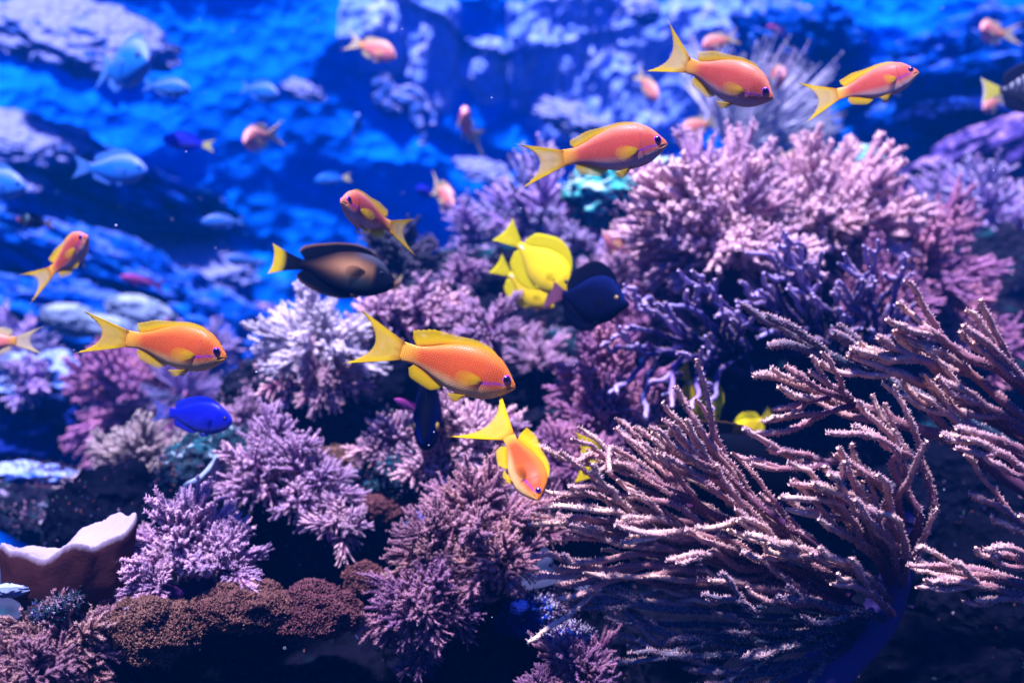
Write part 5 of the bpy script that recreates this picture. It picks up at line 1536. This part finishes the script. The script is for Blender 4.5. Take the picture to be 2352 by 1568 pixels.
anth('anthias', (1240, 1146), (1168, 1002), 0.84, 0.89, 'orange fish swimming downward with spread yellow fins below the main fish', hi=True, bend=0.0, pect=70, up_dir=(1, -0.10, 0.3), tail_pitch=22, tail_len=1.4, spread=1.35, raise_fin=1.5)
anth('anthias_rose', (783, 458), (888, 522), 1.04, 1.12, 'pinkish orange fish facing left above the dark surgeonfish', hi=True, bend=0.10, roll=6)
anth('anthias_rose', (200, 540), (137, 622), 1.22, 1.27, 'small rosy fish turning upward at the left', hi=True, bend=-0.25, roll=10)
anth('anthias_pink', (-95, 785), (38, 783), 1.30, 1.30, 'pink fish leaving at the left edge so that only its rear shows', bend=0.0)
anth('anthias_pink', (910, 130), (828, 103), 2.3, 2.34, 'blurred pink fish swimming right at the top left of centre')
anth('anthias_pink', (560, 325), (614, 312), 2.3, 2.42, 'blurred pink fish facing left below the upper left ledge', bend=0.1)
anth('anthias_pink', (1066, 258), (1072, 310), 2.2, 2.34, 'blurred pink fish with dark violet belly turning away in the upper centre', bend=0.2)
anth('anthias_pink', (1042, 470), (1006, 436), 2.1, 2.2, 'blurred pink fish pointing down right above the lavender coral')
anth('anthias_pink', (1512, 230), (1475, 183), 2.5, 2.55, 'blurred pink fish left of the arched rosy fish')
anth('anthias_pink', (1562, 303), (1625, 283), 2.4, 2.44, 'blurred pink fish facing left under the arched rosy fish')
anth('anthias_pink', (1612, 108), (1672, 90), 2.4, 2.44, 'blurred pink fish behind the back of the arched rosy fish')
anth('anthias_pink', (1803, 172), (1762, 190), 2.3, 2.42, 'blurred pink fish just behind the head of the arched rosy fish')
anth('anthias_pink', (2254, 66), (2286, 82), 2.7, 2.8, 'tiny pink fish near the top right corner', bend=0.3)
anth('anthias_pink', (1868, 366), (1805, 360), 2.0, 2.05, 'orange pink fish half hidden by the top of the tree corals')
anth('anthias_pink', (1952, 405), (1890, 380), 2.0, 2.04, 'salmon fish lying over the right tree coral top')
anth('anthias_pink', (2258, 250), (2292, 232), 2.6, 2.65, 'tiny pink fish beside the tail of the striped butterflyfish')
anth('anthias_pink', (1385, 535), (1455, 590), 1.80, 1.84, 'pale salmon fish hidden among corals right of the navy tang')
anth('anthias_pink', (880, 668), (915, 655), 1.62, 1.7, 'dim pink fish peeping out below the mouth of the dark surgeonfish')
fish('wrasse', (275, 634), (352, 652), 2.2, 2.25, 'slender magenta fish left of the dark surgeonfish', name='wrasse')
fish('wrasse', (905, 915), (958, 945), 1.18, 1.2, 'slim pinkish fish left of the blue cleaner fish', name='wrasse')

fish('yellow_tang', (1312, 674), (1190, 560), 1.36, 1.38, 'bright yellow tang head down beside the navy tang', name='yellow_tang', group='yellow tangs', hi=True, roll=-8, spread=1.0)
fish('yellow_tang', (1272, 706), (1168, 628), 1.50, 1.51, 'yellow tang half hidden behind the other yellow tang', name='yellow_tang', group='yellow tangs')
fish('yellow_tang', (1650, 975), (1580, 872), 1.36, 1.36, 'yellow fish seen in pieces behind the purple sea rod', name='yellow_tang', group='yellow tangs')
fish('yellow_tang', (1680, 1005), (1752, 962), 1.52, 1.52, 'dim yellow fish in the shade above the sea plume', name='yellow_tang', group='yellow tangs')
fish('choc', (912, 646), (688, 606), 1.20, 1.22, 'dark surgeonfish with tan flank and yellow tail band', name='surgeonfish', hi=True)
fish('navy_tang', (1445, 700), (1288, 676), 1.26, 1.34, 'navy blue tang with pinkish tail below the yellow tang', name='navy_tang', hi=True, roll=-6, bend=0.06)
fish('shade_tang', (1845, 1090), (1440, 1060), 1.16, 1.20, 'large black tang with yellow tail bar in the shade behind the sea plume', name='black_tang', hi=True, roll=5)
fish('cleaner', (975, 1018), (992, 860), 1.16, 1.34, 'dark blue fish diving straight down behind the main orange fish', name='blue_cleaner_fish')
fish('blue_damsel', (534, 968), (390, 948), 1.12, 1.14, 'deep blue damselfish over the teal rock', name='damselfish', hi=True)

CG = 'blue chromis before the far wall'
def chrom(kd, a, b, Y0, Y1, lab, **k):
    return fish(kd, a, b, Y0, Y1, lab, name='chromis', group=CG, **k)
chrom('chromis', (437, 207), (352, 198), 2.2, 2.22, 'pale blue chromis facing right below the upper left ledge')
chrom('chromis', (640, 218), (572, 204), 2.5, 2.55, 'blue chromis in the upper middle left of the hooked ledge')
chrom('azure', (722, 415), (788, 409), 2.4, 2.42, 'bright blue fish with a yellow tail in the middle of the open water')
chrom('chromis', (462, 510), (540, 508), 2.1, 2.12, 'blue chromis facing left above the narrow lavender ledge')
chrom('chromis', (518, 594), (580, 600), 2.4, 2.44, 'small blue chromis left of the yellow tail band')
chrom('chromis', (338, 392), (205, 385), 2.0, 2.05, 'large pale blue chromis under the left ledge')
chrom('chromis', (60, 430), (-70, 415), 1.9, 1.95, 'pale blue chromis cut by the left edge')
chrom('chromis', (340, 140), (250, 160), 2.0, 2.2, 'big blue fish with a white forehead under the upper left ledge', roll=-10)
chrom('chromis', (824, 265), (812, 310), 2.7, 2.8, 'small pale chromis swimming upward in the upper middle')
chrom('royal', (372, 318), (466, 332), 2.1, 2.12, 'deep royal blue fish with a yellow tail at the left')
chrom('royal', (955, 432), (998, 446), 2.5, 2.55, 'tiny royal blue fish left of the pink fish above the lavender coral')
chrom('royal', (1555, 402), (1592, 412), 2.2, 2.25, 'tiny royal blue fish at the turquoise rock')
chrom('royal', (1785, 332), (1830, 312), 2.5, 2.55, 'tiny royal blue fish right of the waving plume coral')
chrom('azure', (1722, 80), (1738, 128), 2.4, 2.48, 'blue fish with yellow tail turned upward at the top right')
fish('clown', (38, 505), (104, 512), 1.9, 1.95, 'dark banded fish with an orange tail near the left edge', name='banded_fish')
fish('butterfly', (2440, 205), (2296, 208), 1.72, 1.72, 'dark striped butterflyfish with yellow tail leaving at the right edge', name='butterflyfish')
fish('wrasse', (1762, 62), (1792, 72), 2.8, 2.85, 'tiny pale pink fish near the pale arched ledge', name='wrasse')

# drifting specks in the water
SPECK = plain_mat('drifting_speck', (0.7, 0.75, 0.85), 0.6, 0.3, 0.2)
mb = MB()
v0, f0 = ico(1)
for i in range(150):
    Y = rng.uniform(0.7, 3.0)
    c = P(rng.uniform(0, 2352), rng.uniform(0, 1568), Y)
    mb.add(v0 * rng.uniform(0.0004, 0.0009) * (0.6 + 0.4 * Y) + c, None, f0)
tag(mb.build('drifting_debris', SPECK), 'tiny white specks drifting in the water', 'specks', kind='stuff')
